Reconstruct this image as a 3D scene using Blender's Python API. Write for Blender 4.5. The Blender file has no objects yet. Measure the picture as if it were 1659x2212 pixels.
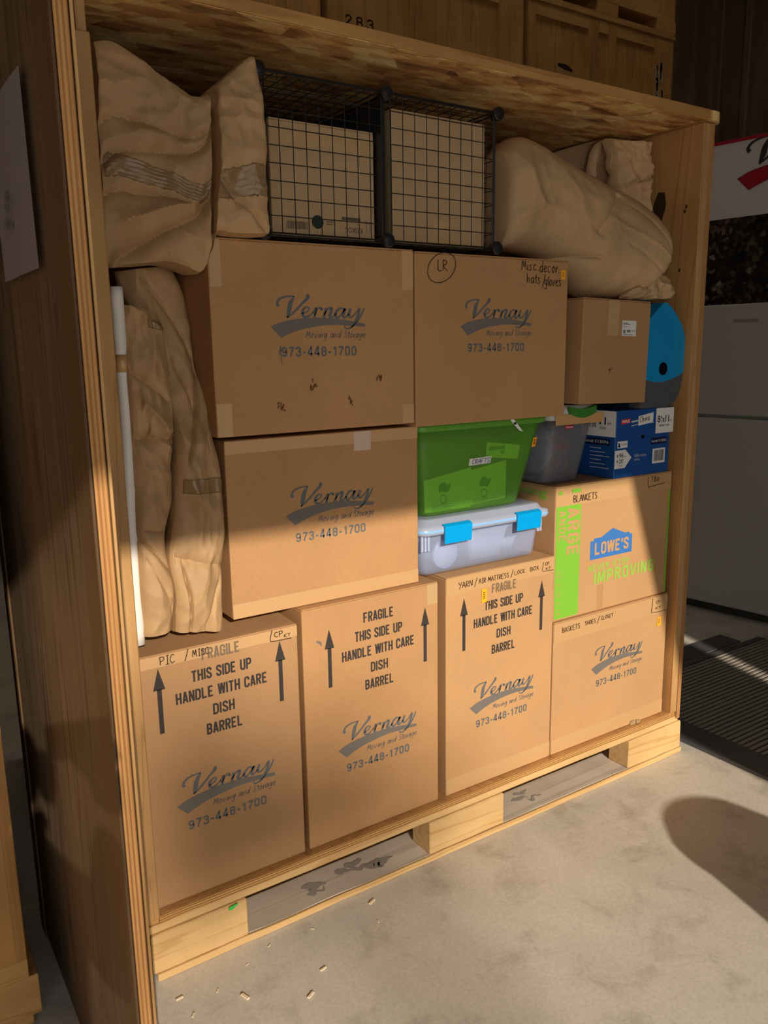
import bpy, bmesh, math, random
from mathutils import Vector, Matrix, noise

random.seed(7)
SC = bpy.context.scene
COL = SC.collection
PI = math.pi

# ------------------------------------------------------------------ camera
CAM_POS = Vector((0.0, -1.88, 1.61))
RIGHT = Vector((0.832793, -0.553371, -0.015363))
DOWN = Vector((-0.121818, -0.156116, -0.980198))
FWD = Vector((0.540015, 0.818174, -0.197423))
cam_data = bpy.data.cameras.new('camera')
cam_data.sensor_fit = 'VERTICAL'
cam_data.sensor_height = 24.0
cam_data.lens = 1753.57 / 2212.0 * 24.0
cam_data.clip_start = 0.02
cam_data.clip_end = 200
cam = bpy.data.objects.new('camera', cam_data)
COL.objects.link(cam)
cam.matrix_world = Matrix(((RIGHT.x, -DOWN.x, -FWD.x, CAM_POS.x),
                           (RIGHT.y, -DOWN.y, -FWD.y, CAM_POS.y),
                           (RIGHT.z, -DOWN.z, -FWD.z, CAM_POS.z),
                           (0, 0, 0, 1)))
SC.camera = cam

# ------------------------------------------------------------------ sky, sun, exposure
world = bpy.data.worlds.new('sky')
SC.world = world
world.use_nodes = True
wbg = world.node_tree.nodes['Background']
wbg.inputs['Color'].default_value = (0.93, 0.93, 0.93, 1)
wbg.inputs['Strength'].default_value = 1.65

SUN_X, SUN_Z = 0.27, -0.43          # sun travel per metre towards +y
sun_data = bpy.data.lights.new('sun', 'SUN')
sun_data.energy = 4.4
sun_data.angle = math.radians(0.6)
sun_data.color = (1.0, 0.88, 0.72)
sun = bpy.data.objects.new('sun', sun_data)
COL.objects.link(sun)
sun.rotation_euler = Vector((SUN_X, 1.0, SUN_Z)).to_track_quat('-Z', 'Y').to_euler()
sun.location = (-3, -12, 6)

SC.view_settings.view_transform = 'Standard'
SC.view_settings.look = 'None'
SC.view_settings.exposure = 0.0
SC.view_settings.gamma = 1.0
SC.view_settings.use_curve_mapping = False

# ------------------------------------------------------------------ materials
MATS = {}


class NT:
    def __init__(self, name, rough=0.6, spec=0.3):
        m = bpy.data.materials.new(name)
        m.use_nodes = True
        self.m = m
        self.n = m.node_tree.nodes
        self.l = m.node_tree.links
        self.b = self.n['Principled BSDF']
        self.b.inputs['Roughness'].default_value = rough
        self.b.inputs['Specular IOR Level'].default_value = spec
        self.tc = self.n.new('ShaderNodeTexCoord')
        MATS[name] = m

    def link(self, a, b):
        self.l.new(a, b)

    def map(self, scale=(1, 1, 1), rot=(0, 0, 0), loc=(0, 0, 0), geo=False):
        mp = self.n.new('ShaderNodeMapping')
        mp.inputs['Scale'].default_value = scale
        mp.inputs['Rotation'].default_value = rot
        mp.inputs['Location'].default_value = loc
        if geo:
            g = self.n.new('ShaderNodeNewGeometry')
            self.link(g.outputs['Position'], mp.inputs['Vector'])
        else:
            self.link(self.tc.outputs['Object'], mp.inputs['Vector'])
        return mp.outputs['Vector']

    def noise(self, vec, scale=5, detail=4, rough=0.55, dist=0.0):
        t = self.n.new('ShaderNodeTexNoise')
        t.inputs['Scale'].default_value = scale
        t.inputs['Detail'].default_value = detail
        t.inputs['Roughness'].default_value = rough
        t.inputs['Distortion'].default_value = dist
        self.link(vec, t.inputs['Vector'])
        return t.outputs['Fac']

    def voro(self, vec, scale=5, feature='F1', out='Color', rand=1.0):
        t = self.n.new('ShaderNodeTexVoronoi')
        t.feature = feature
        t.inputs['Scale'].default_value = scale
        t.inputs['Randomness'].default_value = rand
        self.link(vec, t.inputs['Vector'])
        return t.outputs[out]

    def wave(self, vec, scale=5, dist=2, detail=2, axis='X', dscale=1.0):
        t = self.n.new('ShaderNodeTexWave')
        t.wave_type = 'BANDS'
        t.bands_direction = axis
        t.inputs['Scale'].default_value = scale
        t.inputs['Distortion'].default_value = dist
        t.inputs['Detail'].default_value = detail
        t.inputs['Detail Scale'].default_value = dscale
        self.link(vec, t.inputs['Vector'])
        return t.outputs['Fac']

    def ramp(self, fac, stops):
        r = self.n.new('ShaderNodeValToRGB')
        el = r.color_ramp.elements
        while len(el) < len(stops):
            el.new(0.5)
        for e, (p, c) in zip(el, stops):
            e.position = p
            e.color = (*c, 1) if len(c) == 3 else c
        self.link(fac, r.inputs['Fac'])
        return r.outputs['Color']

    def mix(self, a, b, fac=0.5, mode='MIX'):
        x = self.n.new('ShaderNodeMix')
        x.data_type = 'RGBA'
        x.blend_type = mode
        for s, v in ((x.inputs[0], fac), (x.inputs[6], a), (x.inputs[7], b)):
            if hasattr(v, 'links'):
                self.link(v, s)
            elif isinstance(v, (int, float)):
                s.default_value = v
            else:
                s.default_value = (*v, 1)
        return x.outputs[2]

    def color(self, c):
        if hasattr(c, 'links'):
            self.link(c, self.b.inputs['Base Color'])
        else:
            self.b.inputs['Base Color'].default_value = (*c, 1)

    def bump(self, h, strength=0.2, dist=0.002):
        bp = self.n.new('ShaderNodeBump')
        bp.inputs['Strength'].default_value = strength
        bp.inputs['Distance'].default_value = dist
        self.link(h, bp.inputs['Height'])
        self.link(bp.outputs['Normal'], self.b.inputs['Normal'])

    def rough(self, fac, lo, hi):
        r = self.n.new('ShaderNodeMapRange')
        r.inputs['To Min'].default_value = lo
        r.inputs['To Max'].default_value = hi
        self.link(fac, r.inputs['Value'])
        self.link(r.outputs['Result'], self.b.inputs['Roughness'])

    def see_through(self, tint, amount):
        """mix with a tinted transparent shader: thin plastic film or sheet"""
        tr = self.n.new('ShaderNodeBsdfTransparent')
        tr.inputs['Color'].default_value = (*tint, 1)
        mx = self.n.new('ShaderNodeMixShader')
        out = self.n['Material Output']
        mx.inputs['Fac'].default_value = amount
        self.link(self.b.outputs['BSDF'], mx.inputs[1])
        self.link(tr.outputs['BSDF'], mx.inputs[2])
        self.link(mx.outputs['Shader'], out.inputs['Surface'])


def plain(name, c, rough=0.6, spec=0.3, metal=0.0):
    t = NT(name, rough, spec)
    t.color(c)
    t.b.inputs['Metallic'].default_value = metal
    return t.m


def cardboard(name, c, var=0.12, seed=0.0):
    t = NT(name, 0.75, 0.2)
    n1 = t.noise(t.map((1, 1, 1), loc=(seed, seed, 0)), 3.0, 3)
    n2 = t.noise(t.map((900, 300, 60), loc=(seed, 0, 0)), 1.0, 2)
    n3 = t.noise(t.map((1, 1, 1), loc=(seed, 3, 0)), 350, 2)
    dark = tuple(x * (1 - var) for x in c)
    lite = tuple(min(1, x * (1 + var)) for x in c)
    col = t.ramp(n1, [(0.3, dark), (0.7, lite)])
    col = t.mix(col, t.ramp(n3, [(0.3, tuple(x * 0.72 for x in c)), (0.55, c), (0.8, lite)]), 0.4)
    t.color(col)
    t.bump(t.mix(n2, n3, 0.5), 0.12, 0.0008)
    return t.m


def wood(name, base, dark, grain='Z', rough=0.6, knots=False, scale=1.0, seed=0.0):
    t = NT(name, rough, 0.25)
    k = 1.6
    sc = {'Z': (38, 38, k), 'X': (k, 38, 38), 'Y': (38, k, 38)}[grain]
    sc = tuple(v * scale for v in sc)
    v = t.map(sc, loc=(seed, seed * 2, seed * 3))
    n1 = t.noise(v, 1.0, 5, 0.6, 0.6)
    v2 = t.map(tuple(x * 0.22 for x in sc), loc=(seed + 4, seed, 1))
    n2 = t.noise(v2, 1.0, 3, 0.5, 1.2)
    w = t.n.new('ShaderNodeMath')
    w.operation = 'SINE'
    mul = t.n.new('ShaderNodeMath')
    mul.operation = 'MULTIPLY'
    mul.inputs[1].default_value = 55
    t.link(n2, mul.inputs[0])
    t.link(mul.outputs[0], w.inputs[0])
    mid = tuple((a + b) / 2 for a, b in zip(base, dark))
    c1 = t.ramp(n1, [(0.25, dark), (0.5, mid), (0.62, base)])
    c2 = t.ramp(w.outputs[0], [(0.0, base), (0.75, base), (1.0, dark)])
    col = t.mix(c1, c2, 0.55)
    blot = t.noise(t.map((1, 1, 1), loc=(seed, 9, 2)), 2.3, 3)
    col = t.mix(col, t.ramp(blot, [(0.3, (0.62, 0.58, 0.55)), (0.65, (1, 1, 1))]), 0.7, 'MULTIPLY')
    if knots:
        vk = t.map((3.2, 3.2, 1.3), loc=(seed, 0.3, 0.1))
        kd = t.voro(vk, 1.0, 'F1', 'Distance')
        kc = t.ramp(kd, [(0.0, (0.05, 0.025, 0.01)), (0.07, (0.12, 0.06, 0.02)), (0.11, (1, 1, 1))])
        col = t.mix(col, kc, 0.85, 'MULTIPLY')
    t.color(col)
    t.bump(n1, 0.25, 0.001)
    return t.m


def ply_edge(name, axis, base, dark, pitch=0.0036):
    """bands of veneer seen on the cut edge of a plywood sheet"""
    t = NT(name, 0.7, 0.2)
    v = t.map((1, 1, 1))
    w = t.wave(v, 1.0 / pitch / 3.14159 * 0.5, 0.35, 2, axis, 12)
    sc = {'X': (300, 60, 3), 'Z': (3, 60, 300)}[axis]
    n = t.noise(t.map(sc), 1.0, 4)
    col = t.ramp(w, [(0.15, dark), (0.5, base), (0.9, tuple(min(1, x * 1.12) for x in base))])
    col = t.mix(col, t.ramp(n, [(0.3, (0.62, 0.55, 0.48)), (0.6, (1, 1, 1))]), 0.75, 'MULTIPLY')
    t.color(col)
    t.bump(n, 0.35, 0.0015)
    return t.m


# cardboard: each printed box its own slightly different board
CB = cardboard('cardboard', (0.47, 0.258, 0.115))
CB_WARM = cardboard('cardboard_warm', (0.52, 0.295, 0.135), 0.1, 3.1)
CB_DULL = cardboard('cardboard_dull', (0.43, 0.245, 0.117), 0.1, 7.7)
CB_PALE = cardboard('cardboard_pale', (0.47, 0.32, 0.175), 0.08, 5.0)

PLY = wood('plywood', (0.5, 0.34, 0.17), (0.28, 0.165, 0.07), 'Z', 0.55, False, 0.8)
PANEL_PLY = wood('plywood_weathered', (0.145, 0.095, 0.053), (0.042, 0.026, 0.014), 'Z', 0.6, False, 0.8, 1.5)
PLY_IN = wood('plywood_inside', (0.58, 0.32, 0.12), (0.38, 0.18, 0.058), 'Z', 0.6, False, 0.6, 2.0)
PLY_OLD = wood('plywood_aged', (0.56, 0.3, 0.1), (0.36, 0.17, 0.048), 'Z', 0.6, True, 0.5, 5.0)
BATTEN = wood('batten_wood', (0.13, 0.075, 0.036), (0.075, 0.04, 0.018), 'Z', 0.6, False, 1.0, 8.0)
RAIL_OLD = wood('rail_aged', (0.56, 0.31, 0.11), (0.36, 0.18, 0.055), 'X', 0.6, False, 0.5, 3.0)
STUD = wood('stud_pine', (0.6, 0.36, 0.15), (0.42, 0.225, 0.08), 'Z', 0.6, False, 1.0, 4.0)
PINE = wood('pine', (0.74, 0.5, 0.23), (0.55, 0.32, 0.12), 'X', 0.6, False, 0.55, 1.0)
PINE_DIRTY = wood('pine_dirty', (0.78, 0.68, 0.56), (0.55, 0.47, 0.38), 'X', 0.75, False, 0.4, 6.0)
EDGE_X = ply_edge('plywood_edge', 'X', (0.5, 0.26, 0.095), (0.36, 0.165, 0.055))
EDGE_Z = ply_edge('plywood_edge_flat', 'Z', (0.55, 0.31, 0.11), (0.27, 0.13, 0.045))


def make_osb():
    t = NT('oriented_strand_board', 0.65, 0.25)
    vd = t.n.new('ShaderNodeVectorMath')
    vd.operation = 'ADD'
    nz = t.n.new('ShaderNodeTexNoise')
    nz.inputs['Scale'].default_value = 7
    t.link(t.tc.outputs['Object'], nz.inputs['Vector'])
    sc = t.n.new('ShaderNodeVectorMath')
    sc.operation = 'SCALE'
    sc.inputs['Scale'].default_value = 0.02
    t.link(nz.outputs['Color'], sc.inputs[0])
    t.link(t.tc.outputs['Object'], vd.inputs[0])
    t.link(sc.outputs[0], vd.inputs[1])

    def flake(rot, s):
        mp = t.n.new('ShaderNodeMapping')
        mp.inputs['Rotation'].default_value = (0, 0, rot)
        mp.inputs['Scale'].default_value = s
        t.link(vd.outputs[0], mp.inputs['Vector'])
        return mp.outputs['Vector']
    a = t.voro(flake(0.3, (9, 24, 1)), 1.0)
    b = t.voro(flake(1.3, (10, 28, 1)), 1.0)
    c = t.voro(flake(-0.6, (14, 40, 1)), 1.0)
    st = [(0.12, (0.2, 0.1, 0.04)), (0.35, (0.52, 0.3, 0.13)), (0.6, (0.75, 0.49, 0.24)), (0.85, (1, 0.78, 0.46))]
    ca, cb, cc = t.ramp(a, st), t.ramp(b, st), t.ramp(c, st)
    col = t.mix(t.mix(ca, cb, 0.4), cc, 0.25)
    col = t.mix(col, col, 0.5, 'OVERLAY')
    t.color(col)
    t.bump(b, 0.4, 0.002)
    return t.m


OSB = make_osb()


def make_concrete():
    t = NT('concrete', 0.55, 0.35)
    v = t.map((1, 1, 1))
    big = t.noise(v, 0.9, 5, 0.6, 0.8)
    mid = t.noise(v, 6, 6, 0.65, 0.4)
    fine = t.noise(v, 90, 4, 0.7)
    c = t.ramp(big, [(0.3, (0.54, 0.5, 0.435)), (0.5, (0.66, 0.61, 0.535)), (0.7, (0.74, 0.69, 0.61))])
    c = t.mix(c, t.ramp(mid, [(0.3, (0.62, 0.6, 0.57)), (0.48, (0.95, 0.95, 0.94)), (0.7, (1, 1, 1))]), 0.8, 'MULTIPLY')
    c = t.mix(c, t.ramp(fine, [(0.35, (0.8, 0.79, 0.78)), (0.6, (1, 1, 1))]), 0.6, 'MULTIPLY')
    rust = t.noise(t.map((1, 1, 1), loc=(5, 2, 0)), 2.4, 4, 0.6)
    c = t.mix(c, (0.3, 0.2, 0.13), t.ramp(rust, [(0.68, (0, 0, 0)), (0.8, (0.4, 0.4, 0.4))]))
    crack = t.voro(t.map((1, 1, 1), loc=(0.3, 0.1, 0)), 1.1, 'DISTANCE_TO_EDGE', 'Distance')
    t.color(c)
    t.rough(mid, 0.45, 0.75)
    t.bump(t.mix(fine, mid, 0.4), 0.25, 0.002)
    return t.m


CONCRETE = make_concrete()


def make_kraft(name, c, rough=0.62, seed=0):
    t = NT(name, rough, 0.3)
    v = t.map((1, 1, 1), loc=(seed, 0, 0))
    n1 = t.noise(v, 4, 4)
    n2 = t.noise(t.map((1, 1, 1), loc=(seed, 1, 1)), 24, 5, 0.55, 1.2)
    cell = t.voro(v, 11, 'F1', 'Distance')
    t.color(t.ramp(n1, [(0.3, tuple(x * 0.85 for x in c)), (0.7, tuple(min(1, x * 1.12) for x in c))]))
    t.bump(t.mix(n2, cell, 0.45), 0.35, 0.006)
    return t.m


KRAFT = make_kraft('kraft_paper', (0.46, 0.29, 0.145))
KRAFT2 = make_kraft('kraft_paper_pale', (0.5, 0.325, 0.17), 0.62, 5)
BUFF = make_kraft('white_packing_paper', (0.72, 0.66, 0.55), 0.6, 8)


def make_tape(name, c, rough, bmp=.5):
    t = NT(name, rough, 0.7)
    v = t.map((1, 1, 1))
    n = t.noise(t.map((25, 25, 220)), 1.0, 5, 0.7)
    t.color(c)
    t.bump(n, bmp, 0.004)
    return t.m


TAPE = make_tape('tan_packing_tape', (0.56, 0.335, 0.155), 0.4, .06)
TAPE_CLEAR = make_tape('clear_packing_tape', (0.53, 0.35, 0.175), 0.14, .22)
TAPE_BROWN = make_tape('brown_packing_tape', (0.56, 0.335, 0.14), 0.25, .3)

INK_BLUE = plain('blue_grey_ink', (0.13, 0.138, 0.145), 0.8, 0.1)
INK_SWOOSH = plain('grey_swoosh_ink', (0.17, 0.152, 0.135), 0.8, 0.1)
INK_BLACK = plain('black_ink', (0.05, 0.042, 0.04), 0.8, 0.1)
MARKER = plain('black_marker', (0.05, 0.03, 0.02), 0.7, 0.1)
GREEN_INK = plain('green_print', (0.2, 0.47, 0.045), 0.75, 0.1)
BLUE_INK = plain('blue_print', (0.05, 0.18, 0.5), 0.75, 0.1)
BOARD_INK = plain('unprinted_board', (0.52, 0.295, 0.135), 0.8, 0.1)
WHITE_LABEL = plain('white_label', (0.75, 0.74, 0.72), 0.6, 0.2)
ORANGE = plain('orange_sticker', (0.95, 0.42, 0.02), 0.6, 0.2)
PAPER_WHITE = plain('white_paper', (0.42, 0.39, 0.4), 0.8, 0.1)
BLACK_WIRE = plain('black_coated_wire', (0.012, 0.011, 0.01), 0.4, 0.4)
BLACK_PLASTIC = plain('black_plastic', (0.015, 0.015, 0.017), 0.35, 0.5)
HOLE_SHADE = plain('painted_hole_shade', (0.006, 0.006, 0.007), 0.9, 0.0)  # black put in for the shade inside holes
TEAR = plain('torn_brown_board', (0.14, 0.07, 0.025), 0.9, 0.1)
STENCIL = plain('black_stencil_paint', (0.03, 0.02, 0.01), 0.8, 0.1)
RED_TAPE = plain('red_tape', (0.35, 0.015, 0.015), 0.5, 0.3)
BIN_BLUE = plain('sky_blue_latch', (0.0, 0.34, 0.78), 0.35, 0.4)
STRIPE_BLUE = plain('pale_blue_gasket', (0.25, 0.5, 0.85), 0.4, 0.4)
BOX_BLUE = plain('royal_blue_board', (0.012, 0.075, 0.29), 0.45, 0.35)
BOX_NAVY = plain('navy_print', (0.008, 0.014, 0.05), 0.5, 0.3)
TOY_BLUE = plain('azure_vinyl', (0.005, 0.27, 0.6), 0.45, 0.35)
TOY_GREY = plain('slate_grey_vinyl', (0.085, 0.092, 0.1), 0.5, 0.3)
TOY_NAVY = plain('dark_navy_vinyl', (0.012, 0.04, 0.075), 0.5, 0.3)
LATCH_GREEN = plain('dark_green_latch', (0.045, 0.2, 0.03), 0.4, 0.4)
FRIDGE = plain('white_enamel', (0.41, 0.375, 0.335), 0.4, 0.4)
FRIDGE_DARK = plain('dark_gasket', (0.04, 0.035, 0.03), 0.6, 0.2)
GASKET = plain('grey_gasket', (0.35, 0.37, 0.33), 0.6, 0.2)
BADGE = plain('metal_badge', (0.28, 0.22, 0.15), 0.4, 0.5)
BANNER_WHITE = plain('banner_white', (0.66, 0.6, 0.57), 0.6, 0.2)
BANNER_RED = plain('banner_red', (0.4, 0.012, 0.03), 0.6, 0.2)
RUBBER = plain('black_rubber', (0.085, 0.085, 0.09), 0.6, 0.3)
CHIP = plain('raw_wood_chip', (0.8, 0.66, 0.45), 0.7, 0.2)
TUBE_WHITE = plain('white_tube_board', (0.78, 0.75, 0.72), 0.45, 0.3)
RED_BAND = plain('red_band', (0.45, 0.02, 0.05), 0.4, 0.3)
PLASTER = plain('painted_block', (0.42, 0.39, 0.35), 0.8, 0.1)
ROOF_STEEL = plain('dull_roof_steel', (0.3, 0.29, 0.27), 0.6, 0.3)
SKIN = plain('skin', (0.55, 0.33, 0.24), 0.5, 0.3)
SHIRT = plain('navy_shirt', (0.05, 0.06, 0.1), 0.8, 0.1)
JEANS = plain('denim', (0.07, 0.09, 0.15), 0.85, 0.1)
HAIR = plain('dark_hair', (0.03, 0.02, 0.015), 0.6, 0.2)
CAN_STEEL = plain('galvanised_steel', (0.4, 0.4, 0.41), 0.45, 0.5, 0.7)


def make_plastic(name, c, tint, amount, rough):
    t = NT(name, rough, 0.5)
    t.color(c)
    t.see_through(tint, amount)
    return t.m


CLEAR = make_plastic('clear_plastic', (0.6, 0.68, 0.92), (0.93, 0.95, 1.0), 0.74, 0.2)
CLEAR_LID = make_plastic('frosted_plastic_lid', (0.66, 0.74, 0.95), (0.9, 0.93, 1.0), 0.5, 0.25)
GREEN_PLASTIC = make_plastic('translucent_green_plastic', (0.27, 0.6, 0.12), (0.78, 0.98, 0.46), 0.72, 0.25)
GREEN_RIM = make_plastic('green_plastic_rim', (0.16, 0.46, 0.06), (0.4, 0.8, 0.2), 0.3, 0.3)
TOTE_CLEAR = make_plastic('smoky_clear_plastic', (0.3, 0.3, 0.32), (0.85, 0.86, 0.9), 0.68, 0.22)
FROST = make_plastic('frosted_container', (0.72, 0.78, 0.92), (0.9, 0.93, 1), 0.45, 0.3)
FILM = make_plastic('crinkled_plastic_film', (0.75, 0.76, 0.8), (1, 1, 1), 0.35, 0.15)


def make_corrugated():
    t = NT('brown_sheet_metal', 0.5, 0.4)
    n = t.noise(t.map((1, 1, 0.2)), 3, 3)
    t.color(t.ramp(n, [(0.3, (0.2, 0.14, 0.085)), (0.7, (0.3, 0.215, 0.13))]))
    return t.m


CORR = make_corrugated()


def make_ribbed():
    t = NT('ribbed_carpet', 0.9, 0.1)
    n = t.noise(t.map((1, 1, 1)), 260, 3)
    t.color(t.ramp(n, [(0.3, (0.24, 0.21, 0.17)), (0.7, (0.38, 0.34, 0.28))]))
    return t.m


RIBBED = make_ribbed()


def make_photo():
    """printed picture at the foot of the banner: a dark crowd of small pale and brown shapes"""
    t = NT('printed_picture', 0.6, 0.2)
    v = t.map((1, 34, 34))
    c1 = t.voro(v, 1.0)
    n = t.noise(t.map((1, 3, 3)), 2, 3)
    col = t.ramp(c1, [(0.45, (0.02, 0.01, 0.008)), (0.6, (0.06, 0.035, 0.02)), (0.85, (0.16, 0.12, 0.08)), (0.97, (0.3, 0.27, 0.22))])
    col = t.mix(col, t.ramp(n, [(0.4, (0.1, 0.08, 0.08)), (0.65, (1, 1, 1))]), 0.85, 'MULTIPLY')
    t.color(col)
    return t.m


PICTURE = make_photo()


def make_added_skylight():
    t = NT('added_roof_panel', 0.6, 0.2)
    tl = t.n.new('ShaderNodeBsdfTranslucent')
    tl.inputs['Color'].default_value = (0.9, 0.86, 0.78, 1)
    t.link(tl.outputs['BSDF'], t.n['Material Output'].inputs['Surface'])
    return t.m


ADDED_SKYLIGHT = make_added_skylight()

# ------------------------------------------------------------------ object helpers
WM = {}


def mat_of(loc=(0, 0, 0), rz=0.0, rx=0.0, ry=0.0):
    return Matrix.Translation(loc) @ Matrix.Rotation(rz, 4, 'Z') @ Matrix.Rotation(ry, 4, 'Y') @ Matrix.Rotation(rx, 4, 'X')


def thing(name, label, cat, loc=(0, 0, 0), rz=0.0, group=None):
    o = bpy.data.objects.new(name, None)
    o.empty_display_size = 0.1
    COL.objects.link(o)
    o.location = loc
    o.rotation_euler = (0, 0, rz)
    WM[o.name] = mat_of(loc, rz)
    tag(o, label, cat, group)
    return o


def tag(o, label, cat, group=None):
    o['label'] = label
    o['category'] = cat
    if group:
        o['group'] = group


def clusters(bm, gap):
    """groups of faces whose islands lie closer than gap"""
    seen, isl = set(), []
    for f0 in bm.faces:
        if f0 in seen:
            continue
        st, fs = [f0], []
        seen.add(f0)
        while st:
            f = st.pop()
            fs.append(f)
            for v in f.verts:
                for g in v.link_faces:
                    if g not in seen:
                        seen.add(g)
                        st.append(g)
        c = [v.co for f in fs for v in f.verts]
        isl.append([[min(q[k] for q in c) - gap / 2 for k in range(3)], [max(q[k] for q in c) + gap / 2 for k in range(3)], fs])
    i = 0
    merged = True
    while merged:
        merged = False
        for i in range(len(isl)):
            for j in range(i + 1, len(isl)):
                a, b = isl[i], isl[j]
                if all(a[0][k] <= b[1][k] and b[0][k] <= a[1][k] for k in range(3)):
                    isl[i] = [[min(a[0][k], b[0][k]) for k in range(3)], [max(a[1][k], b[1][k]) for k in range(3)], a[2] + b[2]]
                    isl.pop(j)
                    merged = True
                    break
            if merged:
                break
    return [x[2] for x in isl]


SPLIT = {'marker_writing': .016, 'white_print': .006, 'dark_lettering': .007, 'white_lettering': .008, 'navy_bar': .01, 'slogan_print': .02,
         'upside_down_print': .008, 'label_writing': .03, 'worn_stencil': .06, 'torn_spots': .02, 'label_print': .003}


def obj(name, bm, mats, parent=None, smooth=False, label=None, kind=None):
    """link a bmesh given in world coordinates as one mesh object"""
    if name in SPLIT and parent is not None:
        cl = clusters(bm, SPLIT[name])
        if len(cl) > 1:
            o = None
            for fs in cl:
                b2 = bmesh.new()
                mp = {}
                for f in fs:
                    for v in f.verts:
                        if v not in mp:
                            mp[v] = b2.verts.new(v.co)
                for f in fs:
                    b2.faces.new([mp[v] for v in f.verts])
                o = obj_one(name, b2, mats, parent, smooth, label, kind)
            bm.free()
            return o
    return obj_one(name, bm, mats, parent, smooth, label, kind)


def obj_one(name, bm, mats, parent=None, smooth=False, label=None, kind=None):
    me = bpy.data.meshes.new(name)
    if parent is not None:
        M = WM[parent.name]
        bm.transform(M.inverted())
    else:
        xs = [v.co for v in bm.verts]
        c = Vector(((min(v.x for v in xs) + max(v.x for v in xs)) / 2,
                    (min(v.y for v in xs) + max(v.y for v in xs)) / 2,
                    min(v.z for v in xs)))
        M = Matrix.Translation(c)
        bm.transform(M.inverted())
    bm.normal_update()
    if smooth:
        for f in bm.faces:
            f.smooth = True
    bm.to_mesh(me)
    bm.free()
    if not isinstance(mats, (list, tuple)):
        mats = [mats]
    for m in mats:
        me.materials.append(m)
    o = bpy.data.objects.new(name, me)
    COL.objects.link(o)
    if parent is not None:
        o.parent = parent
        WM[o.name] = WM[parent.name]
    else:
        o.location = M.translation
        WM[o.name] = M
    if label:
        o['label'] = label
    if kind:
        o['kind'] = kind
    return o


def dup(root, loc, label=None, group=None):
    r = root.copy()
    COL.objects.link(r)
    r.location = loc
    WM[r.name] = mat_of(loc, r.rotation_euler.z)
    if label:
        r['label'] = label
    if group:
        r['group'] = group
    for ch in list(root.children):
        c = ch.copy()
        COL.objects.link(c)
        c.parent = r
        for g in list(ch.children):
            d = g.copy()
            COL.objects.link(d)
            d.parent = c
    return r


def B():
    return bmesh.new()


def box(bm, x0, x1, y0, y1, z0, z1, bev=0.0, M=None, mi=0, seg=1):
    r = bmesh.ops.create_cube(bm, size=1.0)
    vs = r['verts']
    for v in vs:
        v.co = Vector(((x0 + x1) / 2 + v.co.x * (x1 - x0), (y0 + y1) / 2 + v.co.y * (y1 - y0), (z0 + z1) / 2 + v.co.z * (z1 - z0)))
    fs = list({f for v in vs for f in v.link_faces})
    if bev > 0:
        es = list({e for v in vs for e in v.link_edges})
        n0 = set(bm.verts) - set(vs)
        bmesh.ops.bevel(bm, geom=es, offset=bev, segments=seg, affect='EDGES', profile=0.5)
        vs = [v for v in bm.verts if v not in n0]
        fs = list({f for v in vs for f in v.link_faces})
    for f in fs:
        f.material_index = mi
    if M is not None:
        for v in vs:
            v.co = M @ v.co
    return vs


def cyl(bm, p, q, r0, r1=None, n=20, caps=True):
    r1 = r0 if r1 is None else r1
    p, q = Vector(p), Vector(q)
    d = (q - p).normalized()
    a = d.orthogonal().normalized()
    b = d.cross(a)
    A = [bm.verts.new(p + (a * math.cos(2 * PI * i / n) + b * math.sin(2 * PI * i / n)) * r0) for i in range(n)]
    C = [bm.verts.new(q + (a * math.cos(2 * PI * i / n) + b * math.sin(2 * PI * i / n)) * r1) for i in range(n)]
    for i in range(n):
        bm.faces.new((A[i], A[(i + 1) % n], C[(i + 1) % n], C[i]))
    if caps:
        bm.faces.new(list(reversed(A)))
        bm.faces.new(C)


def lathe(bm, c, prof, axis=(0, 0, 1), n=28):
    c = Vector(c)
    d = Vector(axis).normalized()
    a = d.orthogonal().normalized()
    b = d.cross(a)
    rings = []
    for r, h in prof:
        rings.append([bm.verts.new(c + d * h + (a * math.cos(2 * PI * i / n) + b * math.sin(2 * PI * i / n)) * max(r, 1e-5)) for i in range(n)])
    for k in range(len(rings) - 1):
        for i in range(n):
            bm.faces.new((rings[k][i], rings[k][(i + 1) % n], rings[k + 1][(i + 1) % n], rings[k + 1][i]))
    bm.faces.new(list(reversed(rings[0])))
    bm.faces.new(rings[-1])


def prism(bm, pts, O, U, V, depth, mi=0):
    """polygon pts (u,v) on the plane O,U,V pushed back by depth along -normal"""
    O, U, V = Vector(O), Vector(U), Vector(V)
    N = U.cross(V).normalized()
    f = [bm.verts.new(O + U * u + V * v) for u, v in pts]
    k = [bm.verts.new(O + U * u + V * v - N * depth) for u, v in pts]
    n = len(pts)
    bm.faces.new(f).material_index = mi
    bm.faces.new(list(reversed(k))).material_index = mi
    for i in range(n):
        bm.faces.new((f[i], k[i], k[(i + 1) % n], f[(i + 1) % n])).material_index = mi


def smooth_line(pts, n=6):
    """Catmull-Rom through the points (any dimension, as Vectors)"""
    P = [Vector(p) for p in pts]
    if len(P) < 3:
        return P
    out = []
    for i in range(len(P) - 1):
        p0 = P[i - 1] if i > 0 else P[0] * 2 - P[1]
        p1, p2 = P[i], P[i + 1]
        p3 = P[i + 2] if i + 2 < len(P) else P[-1] * 2 - P[-2]
        for k in range(n):
            t = k / n
            out.append(0.5 * ((2 * p1) + (p2 - p0) * t + (2 * p0 - 5 * p1 + 4 * p2 - p3) * t * t + (3 * p1 - p0 - 3 * p2 + p3) * t ** 3))
    out.append(P[-1])
    return out


_font_cache = {}


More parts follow.
